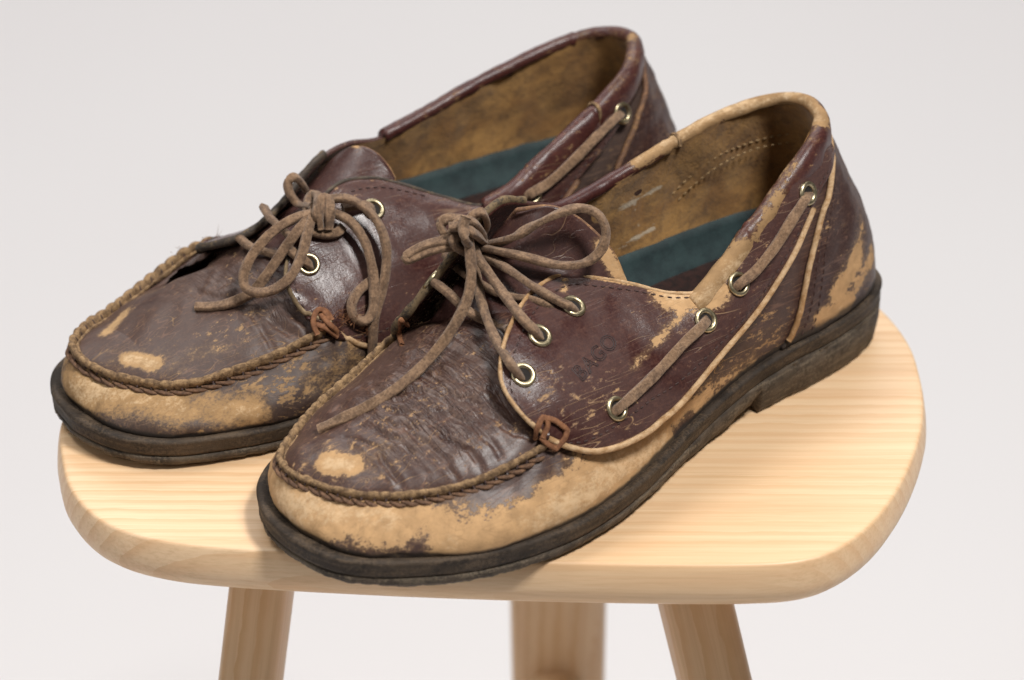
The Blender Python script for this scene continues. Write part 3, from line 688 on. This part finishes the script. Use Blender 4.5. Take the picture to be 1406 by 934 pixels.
LACE2 = {
  'bow_left': [(191.0,16.2,73.8),(198.1,14.5,72.8),(207.1,13.1,69.4),(215.7,13.4,63.8),(221.7,15.4,58.2),(224.0,18.8,53.9),(221.7,23.3,52.4),(216.1,27.7,54.1),(210.2,30.0,59.1),(203.3,26.7,64.2),(197.4,21.8,69.5),(192.1,16.9,73.2)],
  'tail_left': [(191.7,16.1,72.7),(200.4,19.4,70.0),(207.7,18.6,62.0),(215.1,18.0,53.8),(220.1,16.8,48.9),(225.9,14.0,45.8),(232.3,10.1,44.0),(237.9,5.0,43.4)],
  'hoop': [(189.2,13.5,74.3),(187.2,0.9,69.3),(188.8,-3.1,72.5),(188.5,-5.3,76.5),(185.8,-4.9,78.6),(182.0,-5.8,74.3),(178.9,-7.8,69.3)],
  'bow_right_outer': [(183.8,13.3,75.9),(177.5,18.3,76.5),(173.1,24.1,73.8),(170.8,30.4,68.6),(171.3,35.8,61.7),(174.3,39.9,54.4),(178.5,43.0,47.7),(184.3,46.3,39.2),(187.7,50.1,31.9),(189.5,51.9,21.6)],
  'bow_right_inner': [(184.3,17.0,72.7),(179.6,23.8,69.8),(177.8,30.7,64.0),(178.7,36.7,56.9),(181.1,41.9,49.7),(184.6,46.0,43.2),(188.9,47.3,40.2),(192.6,45.6,42.2),(191.9,42.7,46.3),(186.8,39.6,48.9),(178.8,37.6,50.5)],
  'knot_wrap_a': [(192.6,16.6,71.3),(187.5,6.7,71.2),(182.4,1.9,72.6),(182.5,6.6,74.0),(190.8,18.5,75.3),(191.9,17.4,70.9)],
  'knot_wrap_b': [(190.5,20.7,68.7),(190.1,19.4,74.9),(187.1,15.9,78.4),(184.4,16.9,77.7),(186.6,21.0,74.5),(187.9,21.7,68.3)],
  'under': [(194.0,17.9,67.3),(189.2,20.6,65.8),(184.4,21.7,65.3),(180.7,20.1,66.0)],
  'to_eyelet': [(204.9,20.9,64.3),(203.0,24.0,61.7),(200.5,26.0,59.5),(197.9,24.8,56.0)],
  'to_eyelet_top': [(178.0,16.4,71.8),(172.3,17.8,71.8),(167.3,17.8,70.0),(163.9,17.0,66.4)],
  'cross_a': [(209.1,-9.0,57.9),(208.3,-3.0,56.5),(206.2,3.0,56.3),(201.8,10.5,55.9)],
  'cross_b': [(197.8,-8.5,67.9),(200.1,-0.7,67.6),(201.1,8.1,67.2),(200.8,18.2,65.9)],
  'side': [(103.8,33.3,60.2),(103.4,36.0,63.4),(94.4,36.2,65.9),(81.2,35.2,71.8),(69.3,33.6,77.5),(58.3,30.9,80.8),(52.2,26.8,80.1)],
}
EYE1 = {'front': (206.8, 31.4, 59.3), 'mid': (191.2, 23.4, 66.1), 'top': (170.9, 18.6, 68.1), 'low': (176.9, 49.1, 41.7), 'side': (124.7, 39.6, 55.1), 'back1': (106.8, 37.1, 62.4), 'back2': (64.6, 29.5, 83.8), 'far': (201.7, -22.5, 71.8)}
EYE2 = {'front': (199.2, 24.9, 58.3), 'top': (164.8, 17.5, 68.1), 'back1': (102.2, 34.4, 62.1), 'back2': (53.4, 28.2, 80.9)}
RAW1 = [[(211.0, 44.1, 40.6), (211.6, 45.9, 45.9), (207.7, 44.5, 48.3), (207.1, 46.2, 45.8), (210.3, 47.2, 41.8)], [(207.8, 44.6, 48.0), (204.4, 46.3, 46.6), (201.0, 49.1, 42.9), (201.2, 49.7, 41.8), (202.9, 50.4, 40.0), (206.4, 49.9, 37.2)], [(210.6, 46.3, 42.0), (209.1, 48.6, 39.5), (206.0, 50.1, 36.9)], [(216.2, -25.2, 49.9), (211.5, -32.9, 49.7), (215.4, -26.8, 59.4), (208.4, -31.6, 52.9)]]
RAW2 = [[(209.1, 45.2, 40.0), (208.9, 42.1, 44.1), (204.9, 39.1, 46.5), (201.6, 40.0, 45.2), (200.8, 42.6, 42.3)], [(204.3, 40.0, 44.8), (204.2, 45.9, 43.4), (201.8, 47.0, 40.0), (202.8, 46.4, 37.8)], [(208.6, 41.7, 43.0), (205.8, 45.3, 42.1), (201.4, 47.2, 37.7)], [(202.8, 38.8, 46.3), (202.5, 42.2, 44.0), (206.2, 44.9, 42.0), (207.5, 40.7, 39.9)]]
STAMP = [(186.1, 40.4, 52.8), (159.1, 32.7, 58.1), 8.4]
LINROW1 = [(79.1, -29.7, 64.2), (71.7, -28.3, 69.6), (60.0, -24.6, 76.8), (43.8, -23.2, 78.1), (32.6, -18.5, 79.5), (28.7, -12.1, 81.3)]
LINROW2 = [(75.7, -29.9, 60.4), (68.6, -27.4, 66.7), (59.2, -23.3, 73.5), (44.5, -22.3, 75.2), (33.7, -16.4, 77.1), (27.1, -12.6, 76.8)]
CTR1 = [(39.3, 19.6, 83.1), (49.4, 26.5, 80.7), (56.9, 30.3, 72.3), (62.6, 32.8, 62.8), (67.1, 34.8, 54.2), (71.1, 36.4, 43.7), (74.8, 37.2, 34.2), (76.5, 35.5, 26.1), (81.5, 36.9, 22.9)]
CREASES1 = [[(254.8, -3.5), (250.5, 8.7), (248.7, 19.7), (249.4, 30.0)], [(249.6, -2.9), (244.5, 12.0), (241.3, 26.1), (241.4, 37.5)], [(243.5, -0.9), (237.6, 15.4), (233.2, 32.4), (233.0, 45.1)], [(236.7, 0.6), (229.6, 17.8), (225.5, 34.5), (223.7, 47.6)], [(228.6, 4.3), (222.3, 19.2), (216.6, 36.7), (211.5, 44.7)], [(260.1, -4.4), (257.5, 7.2), (256.6, 18.5), (258.3, 26.7)], [(239.8, -11.2), (233.5, -0.1), (229.0, 11.0), (226.2, 23.9)], [(221.2, 1.3), (216.4, 16.2), (211.6, 30.7)], [(224.5, -19.9), (218.4, -10.5), (215.4, 2.6)]]
CREASES2 = [[(218.7, 28.0), (214.2, 35.1), (211.9, 43.9)], [(222.6, 23.0), (216.6, 32.7), (215.1, 42.2)], [(213.9, 27.3), (209.4, 35.2), (207.4, 44.6)], [(225.2, 16.8), (222.6, 27.9), (223.5, 41.7)], [(227.9, 0.4), (219.2, 7.7), (213.1, 18.5)], [(233.0, -4.6), (228.4, 6.4), (220.0, 11.3)]]

def wall_caps(*c): return list(c)
SHOE1 = dict(seed=21, out=OUT1, top=TOP1, feather=.4,
    wear_wall=[(284,0,20,265,28,20,12,1),(265,28,20,243,44,17,9,1),(252,46,15,212,59,18,9,1),(214,57,18,180,56,22,11,1),(182,56,21,150,50,19,8,1),(165,51,24,122,42,23,6,.72),(122,40,22,96,36,24,6,.5),(284,-5,20,262,-34,20,11,1),(200,54,33,186,50,36,6,.6)],
    scuff_wall=[(150,46,25,90,38,34,11,1.1)],
    plug=(205, 543), seam=(226, 515), crease_lines=CREASES1, spine=(262, 190, [(282,-6,27.5),(262,-4,37),(245,-3,44),(225,-2,51),(205,-2,59),(180,-2,68),(150,-2,73)]),
    creases=[(232,6,17,22,.55,8.5,1.3),(215,-8,16,22,.1,11,1.2),(240,-16,12,16,-.2,7,.7)], folds=[(242,14,42,232,22,42,10,1),(236,-4,46,222,18,48,12,.9),(222,0,52,212,20,52,12,.8),(212,-16,56,204,10,58,10,.7)],
    wear_plug=[(271,1,34,266,8,35,4.6,1.0),(271,-1,34,262,11,36,10,.40),(262,8,37,254,12,39,6,.36)], scuff_plug=[(255,4,40,240,10,42,14,.5)],
    pucker=dict(len=4.3, amp=.45, skip=.02),
    collar=[(126,33,60.5),(115,31.5,66),(105,30,71),(97,28.5,76),(88,27,80),(80,25.5,85),(71,24.3,90),(63,23,95),(55,21,98.5),(47.5,17,100.5),(41,11.5,101.5),(36.5,4.5,101.5),(34,-3,101),(34.5,-11,99.5),(39,-18,97.5),(48,-22,96),(59,-24.5,94.5),(72,-26,92),(86,-27.5,88),(98,-28.5,85),(112,-29,82),(124,-29.2,80),(136,-29,79),(146,-28.5,81)],
    collar_joints=(36, 178),
    wear_collar=[(128,34,58,100,32,70,7,.95),(100,33,68,78,27,84,6,.62),(55,20,98,41,9,102,4,.55),(72,24,90,41,9,102,6,.50),(45,14,103,34,-10,103,5.5,.9),(34,-10,102,58,-25,97,6,1),(60,-25,97,86,-27,91,5.5,.95),(86,-27,91,99,-28,88,5,.85)],
    lining=[(150,22,66),(138,28,60),(126,33,60.5),(115,31.5,66),(105,30,71),(97,28.5,76),(88,27,80),(80,25.5,85),(71,24.3,90),(63,23,95),(55,21,98.5),(47.5,17,100.5),(41,11.5,101.5),(36.5,4.5,101.5),(34,-3,101),(34.5,-11,99.5),(39,-18,97.5),(48,-22,96),(59,-24.5,94.5),(72,-26,92),(86,-27.5,88),(98,-28.5,85),(112,-29,82),(124,-29.2,80),(136,-29,80),(142,-29,82)],
    lining_foot=[(175,36,27),(150,34,27),(120,29,27),(95,26,27),(70,26,27),(45,25,28),(28,21,28),(17,12,29),(13,2,29),(14,-8,29),(20,-17,28),(32,-22,28),(50,-25,27),(75,-26,27),(100,-26,27),(125,-27,27),(150,-30,27),(175,-33,27)],
    footbed_z=34, pad_top=47, pad_range=(.02, .98),
    tongue=[[(216,24,40),(216,13,42),(216,0,43),(216,-13,42),(216,-26,38)],[(200,22,52),(201,12,55),(200,0,57),(198,-12,59),(196,-25,60)],[(178,18,54),(180,9,63),(180,-1,69.5),(178,-12,76),(175,-25,76)],[(158,16,58),(160,9.5,69),(162,1.5,80),(165,-9,89),(168,-22,86)],[(142.5,14,66.9),(144.5,8,78),(152,0,89.5),(160,-7,95),(167,-18,92)]],
    wear_tongue=[(143,15,66,148,4,80,3.5,.8),(148,4,80,154,-4,87,2.2,.6)], wear_tongue_edge=[(143,15,66,160,-20,97,6,1)],
    saddle_near=[(208,47,41,208,47,41.5,0),(201,51,36,214,41,50,1),(193,54,32.5,215,31,58.5,2.5),(184,55.5,31,208,22.5,65.5,4),(176,55.5,30.5,195,14,71.5,5),(166,54.5,30.5,181,7.5,74,6),(158,52.5,31,167,5.5,74.5,6.5),(150,51,32,156,10.5,72,6),(141,49.5,35,144,18,68.5,5),(125,46,41,131,27,63.5,3.6),(104,41.5,48.5,119,32.5,63.5,2.6),(91,38.5,54.5,102,31,72,2),(77,36,65,84,28,83,1.2),(68,33,73,68,25.5,93,.8),(57,29,82,58,22.5,97,.3),(48,25.5,86,49,19,99,.2),(41,20,90,42,13,100,.1)],
    saddle_far=[(207,-39,43,207,-39,44,0),(200,-42,38,213,-34,52,1),(192,-44,36,212,-27,62,2),(183,-45,35,203,-23,74,3),(176,-44,35,192,-22,84,4),(166,-42,35,180,-24,91,4),(158,-40,37,168,-27,92.5,3),(150,-38,40,157,-29,88.5,2.5),(141,-37,44,146,-30,83.5,2),(124,-35,50,133,-31,79,2),(103,-34,57,116,-31,80,2),(90,-33.5,62,100,-30,84,1.5)],
    edge_to=.66, wear_lining=[(107,-28.5,68,86,-29,70.5,1.8,.85),(106,-29,50,88,-29,54,2.0,.85),(99,-29,67,95,-29,54,1.4,.62),(44,15,86,38,8,96,2.6,.85)],
    wear_saddle=[(131,27,63.5,118,34,64,8,.95),(128,38,60,138,42,56,3,.62),(131,35,60,148,38,54,2.6,.62),(148,38,54,162,41,50,2.2,.48),(156,10,72,131,26,63,1.2,.9),(170,12,73,166,8,74,2.5,.55)],
    scuff_saddle=[(196,38,52,190,48,42,9,.75),(182,46,44,176,50,38,9,.9),(185,52,34,170,54,32,7,.55),(180,36,58,172,42,52,6,.35),(135,30,62,150,42,54,5,.6),(120,36,58,80,32,76,8,.5)],
    wear_piping=[(208,48,40,58,29,83,80,1)], dirt_piping=[(300,0,0,299,0,0,1,.1)],
    counter=[(83,20),(77.5,27),(74,34),(70.5,43),(66.5,53.5),(62,62),(56,72),(48.6,80),(41,87),(36,95)],
    wear_counter=[(60,35,31,42,34,30,5,.8),(50,34,37,36,31,48,6.5,.75),(38,31,48,28,28,60,4.5,.55),(36,32,36,22,27,42,6,.6)])
SHOE2 = dict(seed=57, out=OUT2, top=TOP2, feather=.4,
    wear_wall=[(284,0,20,262,30,18,9.5,1),(262,30,18,240,46,18,8,.85),(284,-5,20,270,-26,20,9,.95),(215,50,24,196,50,28,8,.5),(246,42,20,236,45,25,4,.6)],
    scuff_wall=[(250,45,20,190,50,25,14,.9)], dirt=1.0,
    plug=(205, 543), seam=(228, 515), crease_lines=CREASES2, spine=(262, 190, [(284,-5,26.5),(262,-4,34),(245,-3,40),(225,-2,47),(205,-2,54),(180,-2,64),(150,-2,72)]),
    creases=[(206,16,12,16,.3,9,1.3),(222,-6,16,20,.2,14,.8)],
    wear_plug=[(268,5,31,262,14,31,3.6,1.0),(270,2,31,257,18,31,8,.42),(250,20,34,232,28,34,5,.38),(266,-15,32,252,-23,32,3.5,.75)], scuff_plug=[(240,15,36,225,25,38,20,.15)],
    pucker=dict(len=5.6, amp=.95, skip=.0),
    collar=[(120,27,60),(108,30.5,66),(96,29.5,72),(87,28.5,76),(76,27.5,81),(66,26,85),(57,24.5,89),(49,22,92),(42,18.5,94.5),(36,13,96),(30,6,96.5),(26,-1,96),(26,-9,95),(30,-16,93.5),(38,-21,92),(50,-24,89.5),(62,-26,86.5),(76,-27.5,83),(90,-28.5,79.5),(105,-29.5,75),(118,-30,72),(128,-30,70)],
    collar_joints=(22, 60, 140),
    wear_collar=[(40,17,95,28,2,97,3.5,.56),(56,25,90,40,18,95,3.5,.42),(26,-4,96,40,-22,92,2.5,.42)],
    lining=[(150,14,70),(136,21,63),(120,27,60),(108,30.5,66),(96,29.5,72),(87,28.5,76),(76,27.5,81),(66,26,85),(57,24.5,89),(49,22,92),(42,18.5,94.5),(36,13,96),(30,6,96.5),(26,-1,96),(26,-9,95),(30,-16,93.5),(38,-21,92),(50,-24,89.5),(62,-26,86.5),(76,-27.5,83),(90,-28.5,79.5),(105,-29.5,75),(118,-30,72),(128,-30,70),(145,-28,72),(165,-24,70)],
    lining_foot=[(175,32,27),(150,31,27),(120,28,27),(95,26,27),(70,26,27),(45,25,28),(28,21,28),(17,12,29),(12,2,29),(13,-8,29),(18,-17,28),(32,-23,28),(50,-26,27),(75,-27,27),(100,-28,27),(125,-30,27),(150,-33,27),(175,-36,27)],
    footbed_z=34, pad_top=46, pad_range=(.02, .98),
    tongue=[[(214,22,38),(214,12,42),(214,0,43),(214,-12,42),(214,-24,38)],[(196,20,50),(197,11,55),(197,0,56),(196,-11,54),(194,-22,48)],[(178,14,60),(180,8,64),(180,0,65),(178,-10,64),(175,-20,60)],[(160,12,67),(162,7,71),(162,-2,74),(163,-11,73),(163,-19,68)],[(148,7,71),(148.5,3,75),(150,-3,78.5),(153.5,-9,79.5),(158,-16,74)]],
    wear_tongue=[(145,8,70,154,-12,80,1.8,.8)], wear_tongue_edge=[(145,8,70,156,-19,73,6,.9)],
    saddle_near=[(202,43.5,41,202,43.5,41.5,0),(196,46,34,209,37,46,1),(190,48,30,211,30,53,2),(182,49,28,208,23,58,3.2),(174,49,27,200,16.5,64.5,4.5),(165,48.5,27,186,9,71,5.5),(157,47.5,28,172,5.5,76,6),(149,46,30,159,7,75,5.5),(141,44.5,33,149,11,71.5,5),(125,42,40,134,19,64.5,3.6),(104,39.5,48,119,27,59.5,2.6),(91,37.5,54,101,31,66,2),(77,35,64,78,28.5,78,1.2),(66,33,70,61,27,86,.8),(53,29,78,50,23,90,.3)],
    saddle_far=[(204,-38,41,204,-38,42,0),(198,-42,39,212,-32,44,1),(190,-44,36,217,-26,49,1.5),(183,-45,34,215,-18,53,2.5),(176,-45,33,208,-11,57,3),(168,-44,33,198,-9,61.5,4),(160,-42,34,185,-12,67,4),(152,-40,36,172,-18,72,3.5),(142,-38,40,160,-22,75,2.5),(126,-36,46,146,-27,73.5,2),(106,-34,52,130,-31,69,2),(92,-33.5,58,110,-31,71,1.5)],
    edge_to=.72, dark_piping=True, wall_mat='upper_dusty', plug_mat='plug_dusty', gap=(219,-29,12,7.5), folds=[(214,20,44,204,26,48,9,.8),(225,-10,44,212,10,50,12,.5)], wear_lining=[(42,17,84,34,12,90,2.5,.7)],
    wear_saddle=[(205,40,44,200,44,40,2,.4)],
    scuff_saddle=[(196,38,46,190,44,40,6,.5)],
    wear_piping=[(202,44,41,186,49,27,14,1),(60,30,70,45,27,80,6,.6),(209,37,46,208,23,58,5,.8)], dirt_piping=[(300,0,0,299,0,0,1,.1)],
    counter=[(83,20),(77.5,27),(73,34),(68.5,43),(64,52),(58,60),(51,68),(43,76),(35,83),(28,92)],
    wear_counter=[(20,26,60,8,18,70,6,.4)])

# ------------------------------------------------------------------ setting: the white studio sweep under and behind the stool
s = NT('white_paper'); n1 = s.noise(1.2, 2, .5)
M['paper'] = s.fin(s.mix(s.step(n1, .3, .7), (.685, .664, .666), (.70, .685, .686)), .9)
def sweep_sheet():
    pr = [(-3.0, 0), (3.2, 0)]
    for k in range(1, 13):
        a = k/12*math.pi/2; pr.append((3.2+1.2*math.sin(a), 1.2*(1-math.cos(a))))
    pr.append((4.4, 4.5))
    V = [(x*1000, y*1000, z*1000) for x in (-6, 6) for y, z in pr]; m = len(pr)
    o = mesh_obj('backdrop', V, [(k, k+m, k+1+m, k+1) for k in range(m-1)], M['paper']); o['kind'] = 'structure'; return o
sweep_sheet()

# ------------------------------------------------------------------ the stool
stool = bpy.data.objects.new('wooden_stool', None); col.objects.link(stool)
stool['label'] = 'pale ash wood stool with rounded seat and splayed legs under both shoes'; stool['category'] = 'stool'
stool.empty_display_size = .1
SO = [(-171,-73),(-168.5,-88),(-164,-106),(-156,-122),(-145,-134.5),(-129,-143),(-105,-148.5),(-52,-154),(0,-157.5),(51,-159.5),(84,-159.5),(103,-157),(117,-149),(131,-132),(143,-108),(153,-78),(158,-52),(159,-24),(157,0),(149,26),(135,50),(112,72),(70,92),(10,102),(-50,92),(-100,70),(-135,38),(-158,0),(-168,-35),(-171.5,-58)]
D = even(SO, 1.5, True); n = len(D)
Tn = np.roll(D, -1, 0)-np.roll(D, 1, 0); Tn /= np.linalg.norm(Tn, axis=1, keepdims=True); Nn = np.stack([Tn[:, 1], -Tn[:, 0]], 1)
if (Nn*(D-D.mean(0))).sum() < 0: Nn = -Nn
c0 = D.mean(0); rg = []
for sc in (.02, .25, .5, .75, .92): rg.append(np.column_stack([c0+(D-c0)*sc, np.zeros(n)]))
for q, z in ((-2.2, 0), (-.9, -.12), (-.1, -.5), (.3, -1.3), (.9, -3.5), (1.5, -7), (1.8, -10.5), (1.4, -13.5), (.1, -16.3), (-2.5, -18.8), (-7, -20.6), (-14, -21.6), (-26, -22)): rg.append(np.column_stack([D+Nn*q, np.full(n, z)]))
rg.append(np.column_stack([c0+(D-c0)*.02, np.full(n, -22.0)]))
G = np.stack(rg, 1); V = G.reshape(-1, 3)+[0, 0, SEAT*1000]
mesh_obj('seat', V, grid_faces(n, len(rg), True, flip=True), M['seat'], stool)

M['leg'] = ash('ash_wood_leg', rot=(0, R(90), 0), dark=.90, loc=(0, .09, .05), rings=75, ringy=.8)
def stool_leg(name, A, Bp, w, h, yaw, taper=(1, .8)):
    """rounded board leg from A to Bp (mm above the floor), broad face turned to yaw"""
    A, Bp = np.array(A, float), np.array(Bp, float); L_ = np.linalg.norm(Bp-A); t = (Bp-A)/L_
    prof = rrect(w, h, .42, 28)
    o = sweep(name, [[0, 0, -L_*k/12] for k in range(13)], prof, M['leg'], stool, up=(math.cos(yaw), math.sin(yaw), 0), scale=np.linspace(taper[0], taper[1], 13))
    q = Vector((0, 0, -1)).rotation_difference(Vector(t)); o.rotation_mode = 'QUATERNION'; o.rotation_quaternion = q
    o.location = Vector(A)*.001
    return o
Z0 = SEAT*1000
stool_leg('leg', (-90.5, -79, Z0-20), (-150, -223, 0), 23, 32, R(84), (1.02, .92))
stool_leg('leg', (59.5, -82, Z0-20), (173, -250, 0), 27, 34, R(97), (1.02, .92))
stool_leg('leg', (19, 62, Z0-20), (24, 175, 0), 46, 27, R(90), (1.0, .9))
sweep('stretcher', [[20, 112-k*16, Z0-252] for k in range(17)], ellipse(13.5, 13.5, 24), M['leg'], stool, up=(0, 0, 1))
sweep('crossbar', [[-112+k*15.2, -157-k*.3, Z0-252] for k in range(16)], ellipse(11, 11, 20), M['leg'], stool, up=(0, 0, 1))

# ------------------------------------------------------------------ the shoes
def shoe_root(label, ox, oy, yaw):
    r = bpy.data.objects.new('boat_shoe', None); col.objects.link(r); r.empty_display_size = .05
    r.location = (ox*.001, oy*.001, SEAT+.0004); r.rotation_euler = (0, 0, R(180+yaw))
    r['label'] = label; r['category'] = 'shoe'; r['group'] = 'worn pair of boat shoes on the stool'; return r
shoe1 = shoe_root('front boat shoe, toe and outer side worn to tan leather, letters stamped on the side', 141.58, 28.75, 40)
shoe2 = shoe_root('rear boat shoe, darker, half hidden behind the front shoe, toe at the seat\'s left edge', 69.82, 93.25, 36)
r1 = build_shoe(SHOE1, shoe1); r2 = build_shoe(SHOE2, shoe2)

G1, G2 = r1['sad'][0][1], r2['sad'][0][1]
for k, p in EYE1.items():
    q, nn = nearest_on(G1 if k != 'far' else r1['sad'][1][1], p); eyelet(shoe1, q+nn*.2, nn, 3.9)
for k, p in EYE2.items():
    q, nn = nearest_on(G2, p); eyelet(shoe2, q+nn*.2, nn, 3.8)
G1f, G2f = r1['sad'][1][1], r2['sad'][1][1]
LW = {'side_front': (3.9, 2.5), 'side_back': (3.9, 2.5), 'side': (3.9, 2.5), 'tail': (4.0, 2.2), 'tail_left': (3.9, 2.4)}
def laces(L, root):
    names = dict(bow_left='bow_loop', bow_right='bow_loop', bow_right_outer='bow_loop', bow_right_inner='bow_loop', hoop='bow_loop', hoop2='bow_loop', knot_wrap='lace_knot', knot_cross='lace_knot', knot_band='lace_knot', knot_wrap_a='lace_knot', knot_wrap_b='lace_knot', under='lace_knot', tail='lace_end', tail_left='lace_end', tail_right='lace_end', side='side_lace', side_front='side_lace', side_back='side_lace')
    for k, P in L.items():
        w, h = LW.get(k, (3.7, 2.5))
        side = k.startswith('side')
        lace(names.get(k, 'lace'), root, P, w, h, up=(0, .75, .66) if side else (-.35, .45, .8), tw0=0, tw1=0)
laces(LACE1, shoe1); laces(LACE2, shoe2)

# rawhide tie at the corner of each saddle
def tie(root, pts, r=.85, mat='rawhide'):
    for P in pts: sweep('corner_tie', even(P, .8), rrect(2*r*1.25, 2*r*.8, .6, 10), M[mat], root, up=(0, .7, .7))
tie(shoe1, RAW1)
tie(shoe2, RAW2)

# stamped letters on the front shoe
def stamp(text, root, Gs, origin, across, size, depth=.12):
    cu = bpy.data.curves.new('stamp', 'FONT'); cu.body = text; cu.size = size*.001; cu.space_character = 1.12; cu.fill_mode = 'NONE'; cu.bevel_depth = .00019; cu.bevel_resolution = 1
    ob = bpy.data.objects.new('stamp_tmp', cu); col.objects.link(ob)
    dg = bpy.context.evaluated_depsgraph_get(); dg.update()
    me = bpy.data.meshes.new_from_object(ob.evaluated_get(dg)); bpy.data.objects.remove(ob)
    q, nn = nearest_on(Gs, origin); q2, _ = nearest_on(Gs, across)
    u = (q2-q); u /= np.linalg.norm(u); vv = np.cross(nn, u)
    if vv[2] < 0: vv = -vv
    flat = Gs.reshape(-1, 3); fn = grid_normals(Gs).reshape(-1, 3)
    if fn[len(fn)//2]@nn < 0: fn = -fn
    V = []
    for v in me.vertices:
        p = q+u*v.co.x*1000+vv*v.co.y*1000
        d = ((flat-p)**2).sum(1); ix = np.argpartition(d, 6)[:6]; w_ = 1/(d[ix]+.05); w_ /= w_.sum()
        b_ = (flat[ix]*w_[:, None]).sum(0); n_ = (fn[ix]*w_[:, None]).sum(0); n_ /= np.linalg.norm(n_)
        V.append(p-n_*((p-b_)@n_)+n_*(v.co.z*1000+.04))
    F = [tuple(p.vertices) for p in me.polygons]
    return mesh_obj('stamped_letters', V, F, M['stamp'], root)
M['stamp'] = plain('pressed_dark_letters', (.018, .008, .008), (.035, .018, .018), .5)
stamp('BAGO', shoe1, G1, STAMP[0], STAMP[1], STAMP[2])

# raised tan seams across the collar bindings
def binding_seam(root, S, s_at):
    K = even(S['collar'], 1.2); k = int(s_at/1.2); t = K[k+1]-K[k-1]; t /= np.linalg.norm(t)
    o_ = np.cross(t, (0, 0, 1.0)); o_ /= np.linalg.norm(o_); 
    if ((K[k]-np.array([95, 0, 80]))@o_) < 0: o_ = -o_
    P = [K[k]+o_*a_*.96+np.array([0, 0, 1.0])*b_*.96 for a_, b_ in ((3.2, -9), (3.8, -5), (3.6, -.8), (2.4, 1.4), (.6, 2.2), (-1.2, 1.9), (-2.8, .6), (-3.2, -1.6))]
    sweep('binding_seam', cr(P, 26), ellipse(.55, .8, 8), M['seam'], root, up=tuple(t))
binding_seam(shoe2, SHOE2, 62); binding_seam(shoe1, SHOE1, 176)
row(shoe1, np.array(LINROW1), M['fine_thread'], 1.9, 1.1, .34); row(shoe1, np.array(LINROW2), M['fine_thread'], 1.9, 1.1, .34)

# frayed fibres at torn seam ends and raw edges
def fray(root, spots, mat, seed=5):
    r = np.random.RandomState(seed); Vs, Fs = [], []
    for (x, y, z, rad, n_, ln, dx, dy, dz) in spots:
        for _ in range(n_):
            p = np.array([x, y, z])+r.normal(size=3)*rad*np.array([1, 1, .5]); d = np.array([dx, dy, dz])+r.normal(size=3)*.8; d /= np.linalg.norm(d)
            L_ = ln*r.uniform(.4, 1.2); b_ = r.normal(size=3)*.35*L_; pts = [p, p+d*L_*.5+b_*.3, p+d*L_+b_]
            u = np.cross(d, r.normal(size=3)); u /= np.linalg.norm(u); w_ = np.cross(u, d)
            for q, rr in zip(pts, (.16, .12, .03)):
                for a_ in (0, 2.09, 4.19): Vs.append(q+(u*math.cos(a_)+w_*math.sin(a_))*rr)
            o_ = len(Vs)-9
            for s_ in (0, 3):
                for a_ in range(3): Fs.append((o_+s_+a_, o_+s_+(a_+1) % 3, o_+s_+3+(a_+1) % 3, o_+s_+3+a_))
    o = mesh_obj('frayed_fibres', Vs, Fs, mat, root); o['kind'] = 'stuff'
fray(shoe2, [(207, -38, 40.5, 1.6, 26, 3, .2, -.2, 1), (216, -39, 38, 3, 24, 2.2, 0, 0, 1), (203, -36.5, 42, 1.0, 12, 6, -.2, .2, 1), (196, 43, 42, 2.5, 120, 2.6, 0, .6, .8), (188, 46, 36, 2, 50, 2.5, 0, .7, .5)], M['rawhide'])
fray(shoe1, [(206, -38, 46, 2, 60, 2.4, 0, -.3, 1), (225, -39, 39, 6, 30, 1.6, 0, -.7, .7)], M['seam'], 8)
